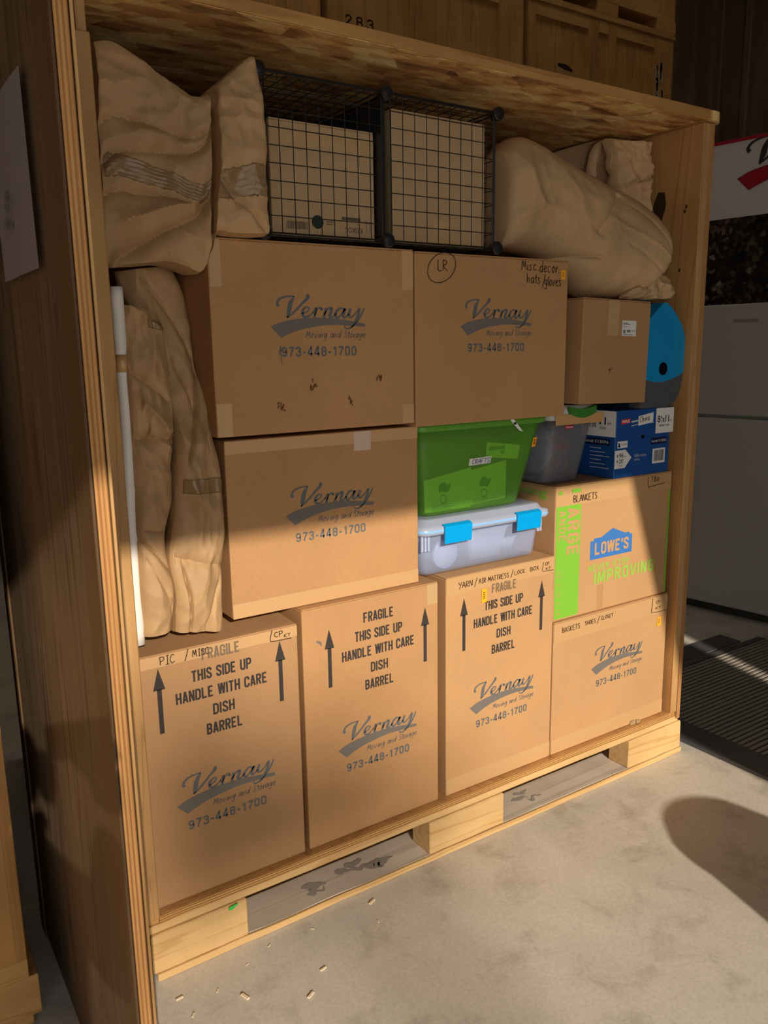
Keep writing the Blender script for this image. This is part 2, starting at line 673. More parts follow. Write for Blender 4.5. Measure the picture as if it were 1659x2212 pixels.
def text_tris(s, bold=0.0, shear=0.0):
    key = (s, bold, shear)
    if key not in _font_cache:
        cu = bpy.data.curves.new('lettering_curve', 'FONT')
        cu.body = s
        cu.resolution_u = 3
        cu.offset = bold
        cu.shear = shear
        cu.fill_mode = 'FRONT'
        o = bpy.data.objects.new('lettering_curve', cu)
        COL.objects.link(o)
        bpy.context.view_layer.update()
        me = bpy.data.meshes.new_from_object(o.evaluated_get(bpy.context.evaluated_depsgraph_get()))
        vs = [(v.co.x, v.co.y) for v in me.vertices]
        fs = [tuple(p.vertices) for p in me.polygons]
        bpy.data.objects.remove(o)
        bpy.data.curves.remove(cu)
        bpy.data.meshes.remove(me)
        _font_cache[key] = (vs, fs)
    return _font_cache[key]


class Face:
    """a printed plane: O origin, U right, V up; eps lifts the print off the board"""

    def __init__(self, O, U=(1, 0, 0), V=(0, 0, 1), eps=0.0007):
        self.O, self.U, self.V = Vector(O), Vector(U), Vector(V)
        self.N = self.U.cross(self.V).normalized()
        self.eps = eps

    def at(self, u, v, e=0.0):
        return self.O + self.U * u + self.V * v + self.N * (self.eps + e)

    def text(self, bm, s, u0, u1, v0, h, bold=0.0, shear=0.0, rot=0.0, e=0.0, ref=None):
        vs, fs = text_tris(s, bold, shear)
        r = text_tris(ref, bold, shear)[0] if ref else vs
        mx, Mx = min(p[0] for p in vs), max(p[0] for p in vs)
        my, My = min(p[1] for p in r), max(p[1] for p in r)
        cs, sn = math.cos(rot), math.sin(rot)
        V = []
        for x, y in vs:
            a = (x - mx) / (Mx - mx) * (u1 - u0)
            b = (y - my) / (My - my) * h
            V.append(bm.verts.new(self.at(u0 + a * cs - b * sn, v0 + a * sn + b * cs, e)))
        for f in fs:
            try:
                bm.faces.new([V[i] for i in f])
            except ValueError:
                pass

    def poly(self, bm, pts, e=0.0):
        f = bm.faces.new([bm.verts.new(self.at(u, v, e)) for u, v in pts])
        bmesh.ops.triangulate(bm, faces=[f])

    def rect(self, bm, u0, u1, v0, v1, e=0.0):
        self.poly(bm, [(u0, v0), (u1, v0), (u1, v1), (u0, v1)], e)

    def slab(self, bm, u0, u1, v0, v1, t=0.0006, skew=0.0):
        """thin sticker or tape with real thickness"""
        pts = [(u0, v0), (u1, v0 + skew), (u1, v1 + skew), (u0, v1)]
        O = self.O + self.N * (self.eps + t)
        prism(bm, pts, O, self.U, self.V, t)

    def line(self, bm, pts, w, smooth=True, n=5, e=0.0):
        """ribbon along pts; w is a width or a list of widths"""
        W = w if isinstance(w, (list, tuple)) else [w] * len(pts)
        P = [Vector((p[0], p[1], ww)) for p, ww in zip(pts, W)]
        if smooth:
            P = smooth_line(P, n)
        L, R = [], []
        for i, p in enumerate(P):
            a = P[max(0, i - 1)]
            b = P[min(len(P) - 1, i + 1)]
            d = Vector((b.x - a.x, b.y - a.y))
            if d.length < 1e-9:
                d = Vector((1, 0))
            d.normalize()
            nx, ny = -d.y, d.x
            hw = max(p.z, 1e-5) / 2
            if not smooth and 0 < i < len(P) - 1:
                d1 = Vector((p.x - a.x, p.y - a.y)).normalized()
                d2 = Vector((b.x - p.x, b.y - p.y)).normalized()
                m = Vector((-d1.y - d2.y, d1.x + d2.x))
                if m.length > 1e-6:
                    m.normalize()
                    nx, ny = m.x, m.y
                    hw /= max(.4, -m.x * d1.y + m.y * d1.x)
            L.append(bm.verts.new(self.at(p.x + nx * hw, p.y + ny * hw, e)))
            R.append(bm.verts.new(self.at(p.x - nx * hw, p.y - ny * hw, e)))
        for i in range(len(P) - 1):
            try:
                bm.faces.new((L[i], R[i], R[i + 1], L[i + 1]))
            except ValueError:
                pass


# hand lettering: strokes on a unit cell (0..0.6 wide, 0..1 high)
GL = {
    'A': [[(0, 0), (.28, 1), (.55, 0)], [(.1, .38), (.47, .4)]],
    'B': [[(.05, 1), (.05, 0)], [(.05, 1), (.45, .85), (.38, .58), (.08, .52), (.5, .35), (.42, .05), (.02, 0)]],
    'C': [[(.5, .88), (.25, 1), (.03, .55), (.2, .03), (.52, .12)]],
    'D': [[(.06, 1), (.06, 0)], [(0, 1), (.45, .8), (.5, .3), (.05, 0)]],
    'E': [[(.48, 1), (.05, .96), (.05, .02), (.5, .02)], [(.05, .5), (.4, .53)]],
    'F': [[(.05, 0), (.05, 1), (.5, 1)], [(.05, .5), (.4, .53)]],
    'H': [[(.05, 1), (.05, 0)], [(.5, 1), (.48, 0)], [(.05, .5), (.5, .54)]],
    'I': [[(.1, 1), (.4, 1)], [(.25, 1), (.25, 0)], [(.08, 0), (.42, 0)]],
    'K': [[(.06, 1), (.06, 0)], [(.5, 1), (.07, .45), (.5, 0)]],
    'L': [[(.06, 1), (.05, 0), (.5, .04)]],
    'M': [[(0, 0), (.1, 1), (.3, .3), (.5, 1), (.6, 0)]],
    'N': [[(.03, 0), (.06, 1), (.45, .02), (.5, 1)]],
    'O': [[(.28, 1), (.03, .6), (.2, .02), (.5, .35), (.42, .9), (.26, 1)]],
    'P': [[(.08, 0), (.1, 1)], [(0, .95), (.45, .95), (.48, .6), (.08, .45)]],
    'R': [[(.06, 0), (.06, 1)], [(.06, 1), (.45, .88), (.42, .55), (.07, .5), (.52, 0)]],
    'S': [[(.48, .9), (.22, 1), (.06, .75), (.42, .4), (.36, .05), (.03, .08)]],
    'T': [[(0, 1), (.55, 1)], [(.28, 1), (.27, 0)]],
    'U': [[(.05, 1), (.08, .15), (.28, 0), (.46, .2), (.5, 1)]],
    'V': [[(.02, 1), (.26, 0), (.55, 1)]],
    'X': [[(.02, 1), (.5, 0)], [(.5, 1), (.02, 0)]],
    'Y': [[(0, 1), (.25, .5)], [(.55, 1), (.18, -.1)]],
    'Z': [[(.03, 1), (.5, 1), (.02, 0), (.52, .03)]],
    '8': [[(.42, .85), (.2, 1), (.1, .75), (.45, .3), (.25, 0), (.05, .25), (.42, .85)]],
    '0': [[(.28, .8), (.05, .4), (.25, 0), (.48, .35), (.28, .8)]],
    '?': [[(.02, .8), (.25, 1), (.45, .8), (.3, .5), (.22, .35)], [(.2, .02), (.22, .06)]],
    '/': [[(.1, -.15), (.5, 1.1)]],
    '.': [[(.1, 0), (.14, .05)]],
    'a': [[(.42, .58), (.2, .62), (.04, .25), (.2, 0), (.4, .3), (.44, .6), (.42, .1), (.55, .02)]],
    'c': [[(.4, .55), (.2, .62), (.04, .3), (.2, 0), (.45, .12)]],
    'd': [[(.42, .5), (.2, .6), (.03, .25), (.2, 0), (.42, .3), (.5, 1.05)], [(.46, .6), (.42, .1), (.52, .02)]],
    'e': [[(.04, .3), (.4, .4), (.3, .62), (.08, .45), (.08, .1), (.3, 0), (.5, .15)]],
    'g': [[(.42, .55), (.2, .62), (.04, .3), (.2, .05), (.42, .3), (.44, .6), (.4, -.3), (.15, -.42), (.05, -.25)]],
    'h': [[(.06, 1.05), (.05, 0), (.12, .45), (.32, .58), (.4, .4), (.4, 0)]],
    'i': [[(.1, .6), (.08, .08), (.2, .02)], [(.12, .85), (.13, .88)]],
    'l': [[(.1, 1.05), (.08, .08), (.2, .02)]],
    'n': [[(.05, .6), (.05, 0), (.12, .42), (.32, .6), (.4, .4), (.4, .06), (.5, .03)]],
    'o': [[(.26, .62), (.05, .35), (.2, 0), (.44, .28), (.28, .62), (.48, .55)]],
    'r': [[(.05, .6), (.06, 0), (.12, .4), (.35, .6)]],
    's': [[(.4, .55), (.2, .62), (.12, .45), (.38, .2), (.2, 0), (.02, .06)]],
    't': [[(.16, 1), (.14, .1), (.28, .02)], [(0, .68), (.32, .7)]],
    'v': [[(.02, .6), (.2, 0), (.42, .6)]],
}
ADV = {'I': .52, 'M': .74, 'i': .28, 'l': .28, '.': .25, '/': .62, 't': .36, 'r': .4, ' ': .45}


# block lettering: straight strokes on a cell 0.5 wide and 1 high
_C = [(.43, .66), (.43, .82), (.34, .925), (.16, .925), (.07, .82), (.07, .18), (.16, .075), (.34, .075), (.43, .18), (.43, .34)]
_O = [(.25, .925), (.16, .925), (.07, .82), (.07, .18), (.16, .075), (.34, .075), (.43, .18), (.43, .82), (.34, .925), (.25, .925)]
_ST = [(.07, 0), (.07, 1)]
BL = {
    'A': [[(.06, 0), (.235, 1)], [(.265, 1), (.44, 0)], [(.13, .27), (.37, .27)]],
    'B': [_ST, [(.07, .075), (.31, .075), (.42, .17), (.42, .40), (.33, .51), (.07, .51)], [(.07, .925), (.30, .925), (.40, .84), (.40, .62), (.32, .51)]],
    'C': [_C],
    'D': [_ST, [(.07, .925), (.30, .925), (.43, .79), (.43, .21), (.30, .075), (.07, .075)]],
    'E': [_ST, [(.07, .925), (.44, .925)], [(.07, .51), (.38, .51)], [(.07, .075), (.44, .075)]],
    'F': [_ST, [(.07, .925), (.44, .925)], [(.07, .50), (.38, .50)]],
    'G': [_C[:-1] + [(.43, .47), (.25, .47)]],
    'H': [_ST, [(.43, 0), (.43, 1)], [(.07, .5), (.43, .5)]],
    'I': [[(.07, 0), (.07, 1)]],
    'L': [[(.07, 1), (.07, .075), (.44, .075)]],
    'M': [[(.07, 0), (.07, 1)], [(.09, 1), (.285, .15)], [(.315, .15), (.51, 1)], [(.53, 0), (.53, 1)]],
    'N': [_ST, [(.09, .97), (.41, .03)], [(.43, 0), (.43, 1)]],
    'O': [_O],
    'P': [_ST, [(.07, .925), (.32, .925), (.43, .83), (.43, .56), (.32, .46), (.07, .46)]],
    'R': [_ST, [(.07, .925), (.32, .925), (.42, .83), (.42, .60), (.32, .50), (.07, .50)], [(.24, .50), (.43, 0)]],
    'S': [[(.42, .70), (.42, .82), (.33, .925), (.17, .925), (.08, .82), (.08, .68), (.16, .57), (.34, .44), (.43, .33), (.43, .18), (.34, .075), (.16, .075), (.07, .18), (.07, .31)]],
    'T': [[(.02, .925), (.48, .925)], [(.25, 0), (.25, .9)]],
    'U': [[(.07, 1), (.07, .18), (.16, .075), (.34, .075), (.43, .18), (.43, 1)]],
    'V': [[(.06, 1), (.235, 0)], [(.265, 0), (.44, 1)]],
    'W': [[(.05, 1), (.17, 0)], [(.19, 0), (.33, 1)], [(.36, 1), (.50, 0)], [(.52, 0), (.64, 1)]],
    'X': [[(.05, 0), (.44, 1)], [(.44, 0), (.05, 1)]],
    "'": [[(.07, .66), (.07, 1)]],
    '-': [[(.04, .40), (.30, .40)]],
    '0': [_O],
    '1': [[(.26, 0), (.26, .99)], [(.28, .95), (.20, .82), (.08, .78)]],
    '2': [[(.07, .68), (.09, .82), (.17, .925), (.34, .925), (.43, .82), (.43, .66), (.10, .18), (.08, .075), (.44, .075)]],
    '3': [[(.07, .72), (.09, .84), (.17, .925), (.34, .925), (.42, .82), (.42, .64), (.33, .53), (.20, .53)], [(.33, .53), (.43, .42), (.43, .18), (.34, .075), (.16, .075), (.07, .18), (.06, .30)]],
    '4': [[(.34, 0), (.34, .98), (.30, .98), (.05, .30), (.05, .25), (.47, .25)]],
    '6': [[(.42, .76), (.34, .925), (.17, .925), (.07, .78), (.07, .18), (.16, .075), (.34, .075), (.43, .18), (.43, .43), (.34, .55), (.16, .55), (.08, .44)]],
    '7': [[(.05, .925), (.44, .925), (.42, .82), (.22, .3), (.18, 0)]],
    '8': [[(.25, .53), (.16, .53), (.08, .63), (.08, .83), (.16, .925), (.34, .925), (.42, .83), (.42, .63), (.34, .53), (.25, .53)],
          [(.25, .53), (.16, .53), (.07, .42), (.07, .18), (.16, .075), (.34, .075), (.43, .18), (.43, .42), (.34, .53), (.25, .53)]],
    '9': [[(.08, .24), (.16, .075), (.33, .075), (.43, .22), (.43, .82), (.34, .925), (.16, .925), (.07, .82), (.07, .57), (.16, .45), (.34, .45), (.42, .56)]],
}
BW = {'I': .14, 'M': .60, 'W': .69, "'": .14, '-': .34, ' ': .26, '1': .40}


def block(face, bm, s, u0, u1, v0, h, sw=.145, rot=0.0, e=0.0, gap=.10, shear=0.0, fade=None):
    """printed block lettering fitted between u0 and u1"""
    tot = sum(BW.get(c, .5) + gap for c in s) - gap
    k = (u1 - u0) / tot
    cs, sn = math.cos(rot), math.sin(rot)
    x = 0.0
    for c in s:
        for n_, st in enumerate(BL.get(c, [])):
            pts = []
            for a, b in st:
                p_, q_ = (x + a) * k + shear * b * h, b * h
                pts.append((u0 + p_ * cs - q_ * sn, v0 + p_ * sn + q_ * cs))
            face.line(bm, pts, sw * h, smooth=False, e=e + .00003 * n_)
        x += BW.get(c, .5) + gap


def hand(face, bm, s, u0, u1, v0, h, w=0.0022, slope=0.0, slant=0.0, jit=0.04, seed=1, e=0.0, v1=None):
    """hand lettering fitted between u0 and u1; slope is the rise across the line"""
    rnd = random.Random(seed)
    tot = sum(ADV.get(c, .64) for c in s) - .08
    k = (u1 - u0) / tot
    x = 0.0
    for c in s:
        for st in GL.get(c, []):
            pts = []
            for a, b in st:
                uu = u0 + (x + a + rnd.uniform(-jit, jit) * .5 + slant * b) * k
                vv = v0 + (b + rnd.uniform(-jit, jit)) * h + slope * (x + a) / tot
                pts.append((uu, vv))
            face.line(bm, pts, w, smooth=True, n=4, e=e)
        x += ADV.get(c, .64)


# company emblem: script word over a swoosh; coordinates read on one printed box
def LOGO(p):
    return ((p[0] - 880) * 0.0004, (945 - p[1]) * 0.00029)


SCRIPT = [
    ([(590, 768), (578, 745), (600, 705), (650, 684), (705, 682)], [26, 20, 16, 12, 10]),
    ([(700, 684), (672, 745), (662, 800), (646, 866)], [12, 34, 36, 14]),
    ([(646, 864), (700, 812), (758, 740), (800, 690), (796, 664)], [10, 15, 17, 26, 30]),
    ([(752, 828), (790, 812), (806, 782), (784, 772), (758, 805), (760, 846), (790, 857), (838, 815)], [10, 10, 12, 12, 24, 22, 14, 9]),
    ([(830, 822), (858, 778), (842, 862)], [9, 14, 24]),
    ([(843, 842), (862, 796), (884, 776), (898, 786), (890, 798)], [8, 10, 14, 22, 10]),
    ([(930, 778), (912, 862)], [18, 24]),
    ([(912, 840), (945, 788), (972, 778), (968, 808), (956, 850), (976, 858), (1006, 822)], [9, 14, 20, 26, 22, 14, 9]),
    ([(1066, 785), (1040, 776), (1008, 812), (1004, 850), (1024, 858), (1056, 815), (1076, 780), (1058, 845), (1074, 858), (1104, 826)], [12, 14, 20, 22, 14, 10, 22, 24, 14, 9]),
    ([(1118, 778), (1104, 836), (1118, 857), (1150, 830), (1180, 785)], [20, 24, 14, 10, 10]),
    ([(1190, 772), (1174, 845), (1148, 905), (1112, 950), (1082, 958), (1066, 938), (1082, 918), (1140, 898)], [20, 24, 20, 14, 10, 8, 8, 8]),
    ([(1226, 772), (1196, 845), (1160, 905), (1120, 948)], [12, 13, 12, 8]),
]
SWOOSH_TOP = [(530, 945), (600, 906), (700, 880), (800, 867), (900, 865), (1000, 872), (1100, 888), (1232, 916)]
SWOOSH_BOT = [(1226, 940), (1150, 932), (1050, 924), (950, 924), (850, 938), (750, 962), (670, 994), (596, 1035)]
TAG_STROKES = 'Moving and Storage'


def swoosh_poly():
    a = smooth_line([Vector(p) for p in SWOOSH_TOP], 4)
    b = smooth_line([Vector(p) for p in SWOOSH_BOT], 4)
    return a, b


def emblem(parent, xc, z0, y, k=1.0, dx=0.0, rot=0.0, phone=True, ink=None, ink2=None, face=None, tagline=True, smear=False):
    """prints the emblem: xc is the middle, z0 the height of the left swoosh tip"""
    F = face or Face((xc, y, z0), eps=0.0008)

    def T(p, kk=1.0):
        u, v = LOGO(p)
        return (u * k, v * k)
    bm = B()
    a, b = swoosh_poly()
    A = [bm.verts.new(F.at(*T(p))) for p in a]
    Bv = [bm.verts.new(F.at(*T(p))) for p in reversed(b)]
    n = min(len(A), len(Bv))
    for i in range(n - 1):
        bm.faces.new((A[i], Bv[i], Bv[i + 1], A[i + 1]))
    obj('swoosh_print', bm, ink2 or INK_SWOOSH, parent, label='grey swoosh print')
    bm = B()
    for loop in (a, b):
        F.line(bm, [T(p) for p in loop], 0.0011 * k, smooth=False, e=0.0001)
    F.line(bm, [T(p) for p in [(530, 945), (575, 990), (596, 1035)]], 0.0011 * k, e=0.0001)
    for pts, w in SCRIPT:
        F.line(bm, [T(p) for p in pts], [ww * 0.00034 * k for ww in w], n=6, e=0.0002)
    if tagline:
        hand(F, bm, TAG_STROKES, (775 - 880) * .0004 * k, (1232 - 880) * .0004 * k, (945 - 1038) * .00029 * k, 0.0165 * k,
             w=0.0017 * k, slant=0.22, jit=0.0, e=0.0001)
    obj('script_print', bm, ink or INK_BLUE, parent, label='blue-grey script lettering')
    if phone:
        bm = B()
        block(F, bm, '973-448-1700', (597 - 880) * .0004 * k, (1157 - 880) * .0004 * k, (945 - 1200) * .00029 * k, 0.0243 * k, .185, gap=.13)
        if smear:
            rnd = random.Random(4)
            for i in range(9):
                u = -0.118 + rnd.uniform(-.004, .012)
                v = -0.07 + rnd.uniform(-.012, .026)
                F.line(bm, [(u, v), (u + rnd.uniform(-.002, .002), v - rnd.uniform(.006, .014))], rnd.uniform(.001, .003), smooth=False, e=0.0002)
        obj('number_print', bm, ink or INK_BLUE, parent, label='blue-grey telephone number')


def carton(name, label, x0, x1, y0, y1, z0, z1, mat=None, rz=0.0, ry=0.0, group='packed cardboard cartons', bulge=0.0):
    """closed corrugated box: body, two top flaps with a seam"""
    c = ((x0 + x1) / 2, (y0 + y1) / 2, z0)
    t = thing(name, label, 'box', c, 0.0, group)
    if rz or ry:
        t.rotation_euler = (0, ry, rz)
        WM[t.name] = mat_of(c, rz, 0, ry)
    M = WM[t.name] @ Matrix.Translation((-c[0], -c[1], -c[2]))
    m = mat or CB
    fl = 0.004
    bm = B()
    box(bm, x0, x1, y0, y1, z0, z1 - fl, 0.0035, M, seg=2)
    obj('carton_body', bm, m, t)
    ym = (y0 + y1) / 2
    for a, b, s in ((y0 + .001, ym - .0012, 1), (ym + .0012, y1 - .001, -1)):
        bm = B()
        vs = box(bm, x0 + .001, x1 - .001, a, b, z1 - fl, z1, 0.0012)
        if bulge:
            for v in vs:
                v.co.z += bulge * math.sin(PI * (v.co.y - y0) / (y1 - y0)) * (0.4 + 0.6 * math.sin(PI * (v.co.x - x0) / (x1 - x0)))
        bmesh.ops.transform(bm, matrix=M, verts=bm.verts)
        obj('top_flap', bm, m, t)
    t['front'] = y0
    return t


def tape_band(t, x0, x1, y0, z_top, drop, wrap=0.06, mat=None, bottom=False, name='tape_strip'):
    """strip folded over the front edge of a carton: a front leg and a leg along the top"""
    bm = B()
    F = Face((0, y0, 0), eps=0.0001)
    if bottom:
        F.slab(bm, x0, x1, z_top, z_top + drop, 0.0003)
    else:
        F.slab(bm, x0, x1, z_top - drop, z_top, 0.0003)
        box(bm, x0, x1, y0 + .001, y0 + wrap, z_top + .0002, z_top + .0006)
    obj(name, bm, mat or TAPE, t)


def sticker(t, y, x0, x1, z0, z1, mat=None, skew=0.0, marks=True, name='orange_sticker'):
    bm = B()
    F = Face((0, y, 0), eps=0.0017)
    F.slab(bm, x0, x1, z0, z1, 0.0004, skew)
    s = obj(name, bm, mat or ORANGE, t)
    if marks:
        bm = B()
        G = Face((0, y, 0), eps=0.0024)
        w, h = x1 - x0, z1 - z0
        for k in range(4):
            zz = z0 + h * (0.3 + 0.13 * k)
            G.rect(bm, x0 + w * .3, x0 + w * (.62 + .05 * (k % 2)), zz, zz + h * .06)
        obj('sticker_print', bm, INK_BLACK, s)


# ------------------------------------------------------------------ the building
def struct(name, bm, m, smooth=False):
    o = obj(name, bm, m, None, smooth)
    o['kind'] = 'structure'
    return o


WFY = -4.5     # front wall with the big door opening
bm = B()
box(bm, -9, 12, -32, 7.2, -0.12, 0.0)
struct('floor', bm, CONCRETE)
bm = B()
for q in ((-7.2, 12, WFY, 2.7), (-7.2, 12, 3.7, 7.2), (-7.2, 0, 2.7, 3.7), (9.5, 12, 2.7, 3.7)):   # strip left open for the added, unseen skylight
    box(bm, *q, 7.8, 7.95)
struct('ceiling', bm, ROOF_STEEL)
bm = B()
box(bm, -7.2, -7.0, WFY, 7.2, 0, 7.8)
struct('wall_left', bm, PLASTER)
# ribbed sheet-metal right wall
bm = B()
y = WFY
k = 0
while y < 7.2:
    box(bm, 11.85, 12, y, min(y + .47, 7.2), 0, 7.8)
    box(bm, 11.74, 11.85, y + .12, min(y + .24, 7.2), 0, 7.8, .02)
    y += .47
struct('wall_right', bm, CORR)
bm = B()
box(bm, -.05, 9.55, 2.65, 3.75, 7.955, 7.965)
struct('added_skylight_1', bm, ADDED_SKYLIGHT)      # unseen translucent roof panel, added to brighten the back stack
# ribbed sheet-metal back wall
bm = B()
prof = []
x = -7.0
while x < 11.8:
    prof += [(x, 6.6), (x + .20, 6.6), (x + .22, 6.52), (x + .30, 6.52), (x + .32, 6.6)]
    x += .44
lo = [bm.verts.new((a, b, 0)) for a, b in prof]
hi = [bm.verts.new((a, b, 7.8)) for a, b in prof]
for i in range(len(prof) - 1):
    bm.faces.new((lo[i], lo[i + 1], hi[i + 1], hi[i]))
bot = bmesh.ops.extrude_face_region(bm, geom=list(bm.faces))
for v in bot['geom']:
    if isinstance(v, bmesh.types.BMVert):
        v.co.y = 6.75
struct('wall_back', bm, CORR)
# front wall around the opening; leaning right edge and narrow gap are shaped for the shadow and light strip
bm = B()
prism(bm, [(-7.0, 0), (-4.3, 0), (-4.3, 3.085), (-7.0, 3.085)], (0, WFY, 0), (1, 0, 0), (0, 0, 1), 0.15)
prism(bm, [(-7.0, 3.085), (11.8, 3.085), (11.8, 7.8), (-7.0, 7.8)], (0, WFY, 0), (1, 0, 0), (0, 0, 1), 0.15)
prism(bm, [(1.115, 3.085), (1.705, 1.5), (1.705, 0), (2.285, 0), (2.285, 3.085)], (0, WFY, 0), (1, 0, 0), (0, 0, 1), 0.15)
prism(bm, [(2.395, 0), (11.8, 0), (11.8, 3.085), (2.395, 3.085)], (0, WFY, 0), (1, 0, 0), (0, 0, 1), 0.15)
struct('wall_front', bm, PLASTER)

# ------------------------------------------------------------------ floor mats
t = thing('ribbed_mat', 'dark ribbed floor mat with black rubber border right of the open crate', 'mat', (4.4, -1.0, 0))
bm = B()
ys = -3.0
rows = []
step = 0.026
prof = []
while ys < 0.5:
    prof += [(ys, .001), (ys + .011, .001), (ys + .013, .012), (ys + .024, .012)]
    ys += step
for (yy, zz) in prof:
    rows.append([bm.verts.new((xx, yy, zz)) for xx in (2.86, 4.08)])
for i in range(len(rows) - 1):
    bm.faces.new((rows[i][0], rows[i][1], rows[i + 1][1], rows[i + 1][0]))
obj('ribbed_surface', bm, RIBBED, t)
bm = B()
prism(bm, [(0, 0), (.15, 0), (.15, .012), (.012, .009)], (2.715, -3.1, 0.0005), (1, 0, 0), (0, 0, 1), 3.65)
obj('rubber_border', bm, RUBBER, t)
bm = B()
box(bm, 2.866, 4.08, .5, .55, 0.0005, .012, .003)
obj('rubber_border', bm, RUBBER, t)
t = thing('rubber_mat', 'flat black rubber mat lying in front of the white refrigerator', 'mat', (3.5, .62, 0))
bm = B()
box(bm, 2.95, 3.95, .57, .70, 0.0005, .008, .003)
obj('mat_sheet', bm, RUBBER, t)


# ------------------------------------------------------------------ closed crates of the stack and the neighbour
def closed_crate(label, loc, group):
    """front face at local y=0, 2.12 wide, 1.5 deep, 2.42 high, with framed panels and fork slots"""
    X, Y, Z = loc
    t = thing('closed_storage_crate', label, 'crate', loc, 0, group)

    def bx(nm, a, b, c, d, e, f, m, bev=.002):
        bm = B()
        box(bm, X + a, X + b, Y + c, Y + d, Z + e, Z + f, bev)
        return obj(nm, bm, m, t)
    bx('base_board', 0, 2.12, 0, 1.5, 0, .022, RAIL_OLD)
    for a in (0.0, .93, 1.84):
        bx('skid_block', a, a + .30, 0, 1.5, .022, .13, RAIL_OLD)
    bx('deck', 0, 2.12, 0, 1.5, .13, .18, RAIL_OLD)
    bx('side_panel', 0, .04, .02, 1.5, .18, 2.38, PLY_OLD)
    bx('side_panel', 2.08, 2.12, .02, 1.5, .18, 2.38, PLY_OLD)
    bx('back_panel', .04, 2.08, 1.46, 1.5, .18, 2.38, PLY_OLD)
    bx('lid', -.01, 2.13, -.01, 1.51, 2.38, 2.42, RAIL_OLD)
    for a, b in ((.10, .82), (.96, 1.10), (1.22, 1.82)):
        bx('front_panel', a - .02, b + .02, .022, .04, .28, 2.30, PLY_OLD)
    for a, b in ((0, .10), (.82, .96), (1.10, 1.22), (1.82, 2.12)):
        bx('stile', a, b, 0, .03, .18, 2.38, PLY_OLD)
    for a, b in ((.10, .82), (.96, 1.10), (1.22, 1.82)):
        bx('rail', a, b, .002, .03, 2.26, 2.38, RAIL_OLD)
        bx('rail', a, b, .002, .03, .18, .30, RAIL_OLD)
    return t


GRP = 'closed crates stacked at the back of the warehouse'
crate0 = closed_crate('closed wooden crate at the top right of the back stack, scuffed right stile', (5.80, 4.32, 2.42), GRP)
COLS = {5.80: 'right', 3.62: 'middle', 1.44: 'left'}
for xx in (5.80, 3.62, 1.44):
    for lv in (0, 1, 2):
        if xx == 5.80 and lv == 1:
            continue
        lab = 'closed wooden crate in the %s column of the back stack, %s' % (
            COLS[xx], ('at floor level', 'on the second level', 'topmost level')[lv])
        if xx == 3.62 and lv == 1:
            lab = 'closed wooden crate of the back stack with the black stencil number 283'
        c = dup(crate0, (xx, 4.32, 2.42 * lv), lab, GRP)
        if xx == 3.62 and lv == 1:
            bm = B()
            F = Face((0, 4.32 + .022, 0), eps=.001)
            block(F, bm, '283', 3.80, 4.08, 4.205, .085, .16, gap=.28)
            obj('stencil_number', bm, STENCIL, c, label='black stencilled number')
# worn stencil and battered paint on the right crate
bm = B()
F = Face((0, 4.342, 0), eps=.001)
rnd = random.Random(3)
for k in range(3):
    u = 6.05 + k * .11
    F.line(bm, [(u + .045 + .04 * math.cos(a * .7), 4.155 + .06 * math.sin(a * .7)) for a in range(10)], .02)
F.line(bm, [(6.22, 4.30), (6.34, 4.29), (6.42, 4.27)], [.03, .05, .02])
obj('worn_stencil', bm, STENCIL, crate0, label='worn illegible dark stencil')
bm = B()
F = Face((0, 4.32, 0), eps=.001)
for k in range(12):
    u, v = 7.70 + rnd.uniform(-.05, .06), 4.15 + rnd.uniform(-.1, .45)
    F.line(bm, [(u, v), (u + rnd.uniform(-.03, .03), v - rnd.uniform(.05, .2))], rnd.uniform(.01, .05))
obj('scuff_marks', bm, plain('pale_scuffs', (0.4, 0.34, 0.24), 0.8), crate0, label='pale scuffed paint')

closed_crate('closed wooden crate at the left edge of the picture, beside the leaning plywood panel', (-1.91, 0.03, 0), None)

# ------------------------------------------------------------------ the open storage crate
XL, XI, XR, XO = 0.464, 0.521, 2.572, 2.625
crate = thing('open_storage_crate', 'open wooden storage crate on a pallet base packed with cartons and parcels', 'crate', (1.545, .74, 0))


def cp(nm, x0, x1, y0, y1, z0, z1, m, bev=.0025, label=None, parent=None):
    bm = B()
    box(bm, x0, x1, y0, y1, z0, z1, bev)
    return obj(nm, bm, m, parent or crate, label=label)


def rough_board(nm, x0, x1, y0, y1, z0, z1, m, amp=.004, seed=0, cuts=26, parent=None, label=None, bev=.004):
    bm = B()
    vs = box(bm, x0, x1, y0, y1, z0, z1, bev)
    es = [e for e in bm.edges if abs(e.verts[0].co.x - e.verts[1].co.x) > (x1 - x0) * .7]
    bmesh.ops.subdivide_edges(bm, edges=es, cuts=cuts, use_grid_fill=True)
    for v in bm.verts:
        n = noise.noise(Vector((v.co.x * 9 + seed, v.co.z * 14, seed)))
        n2 = noise.noise(Vector((v.co.x * 33 + seed, v.co.z * 40, seed + 3)))
        if v.co.y < (y0 + y1) / 2:
            v.co.y += amp * (n + .6 * n2)
        if v.co.z > (z0 + z1) / 2:
            v.co.z += amp * .5 * min(0, n2)
    return obj(nm, bm, m, parent or crate, label=label)


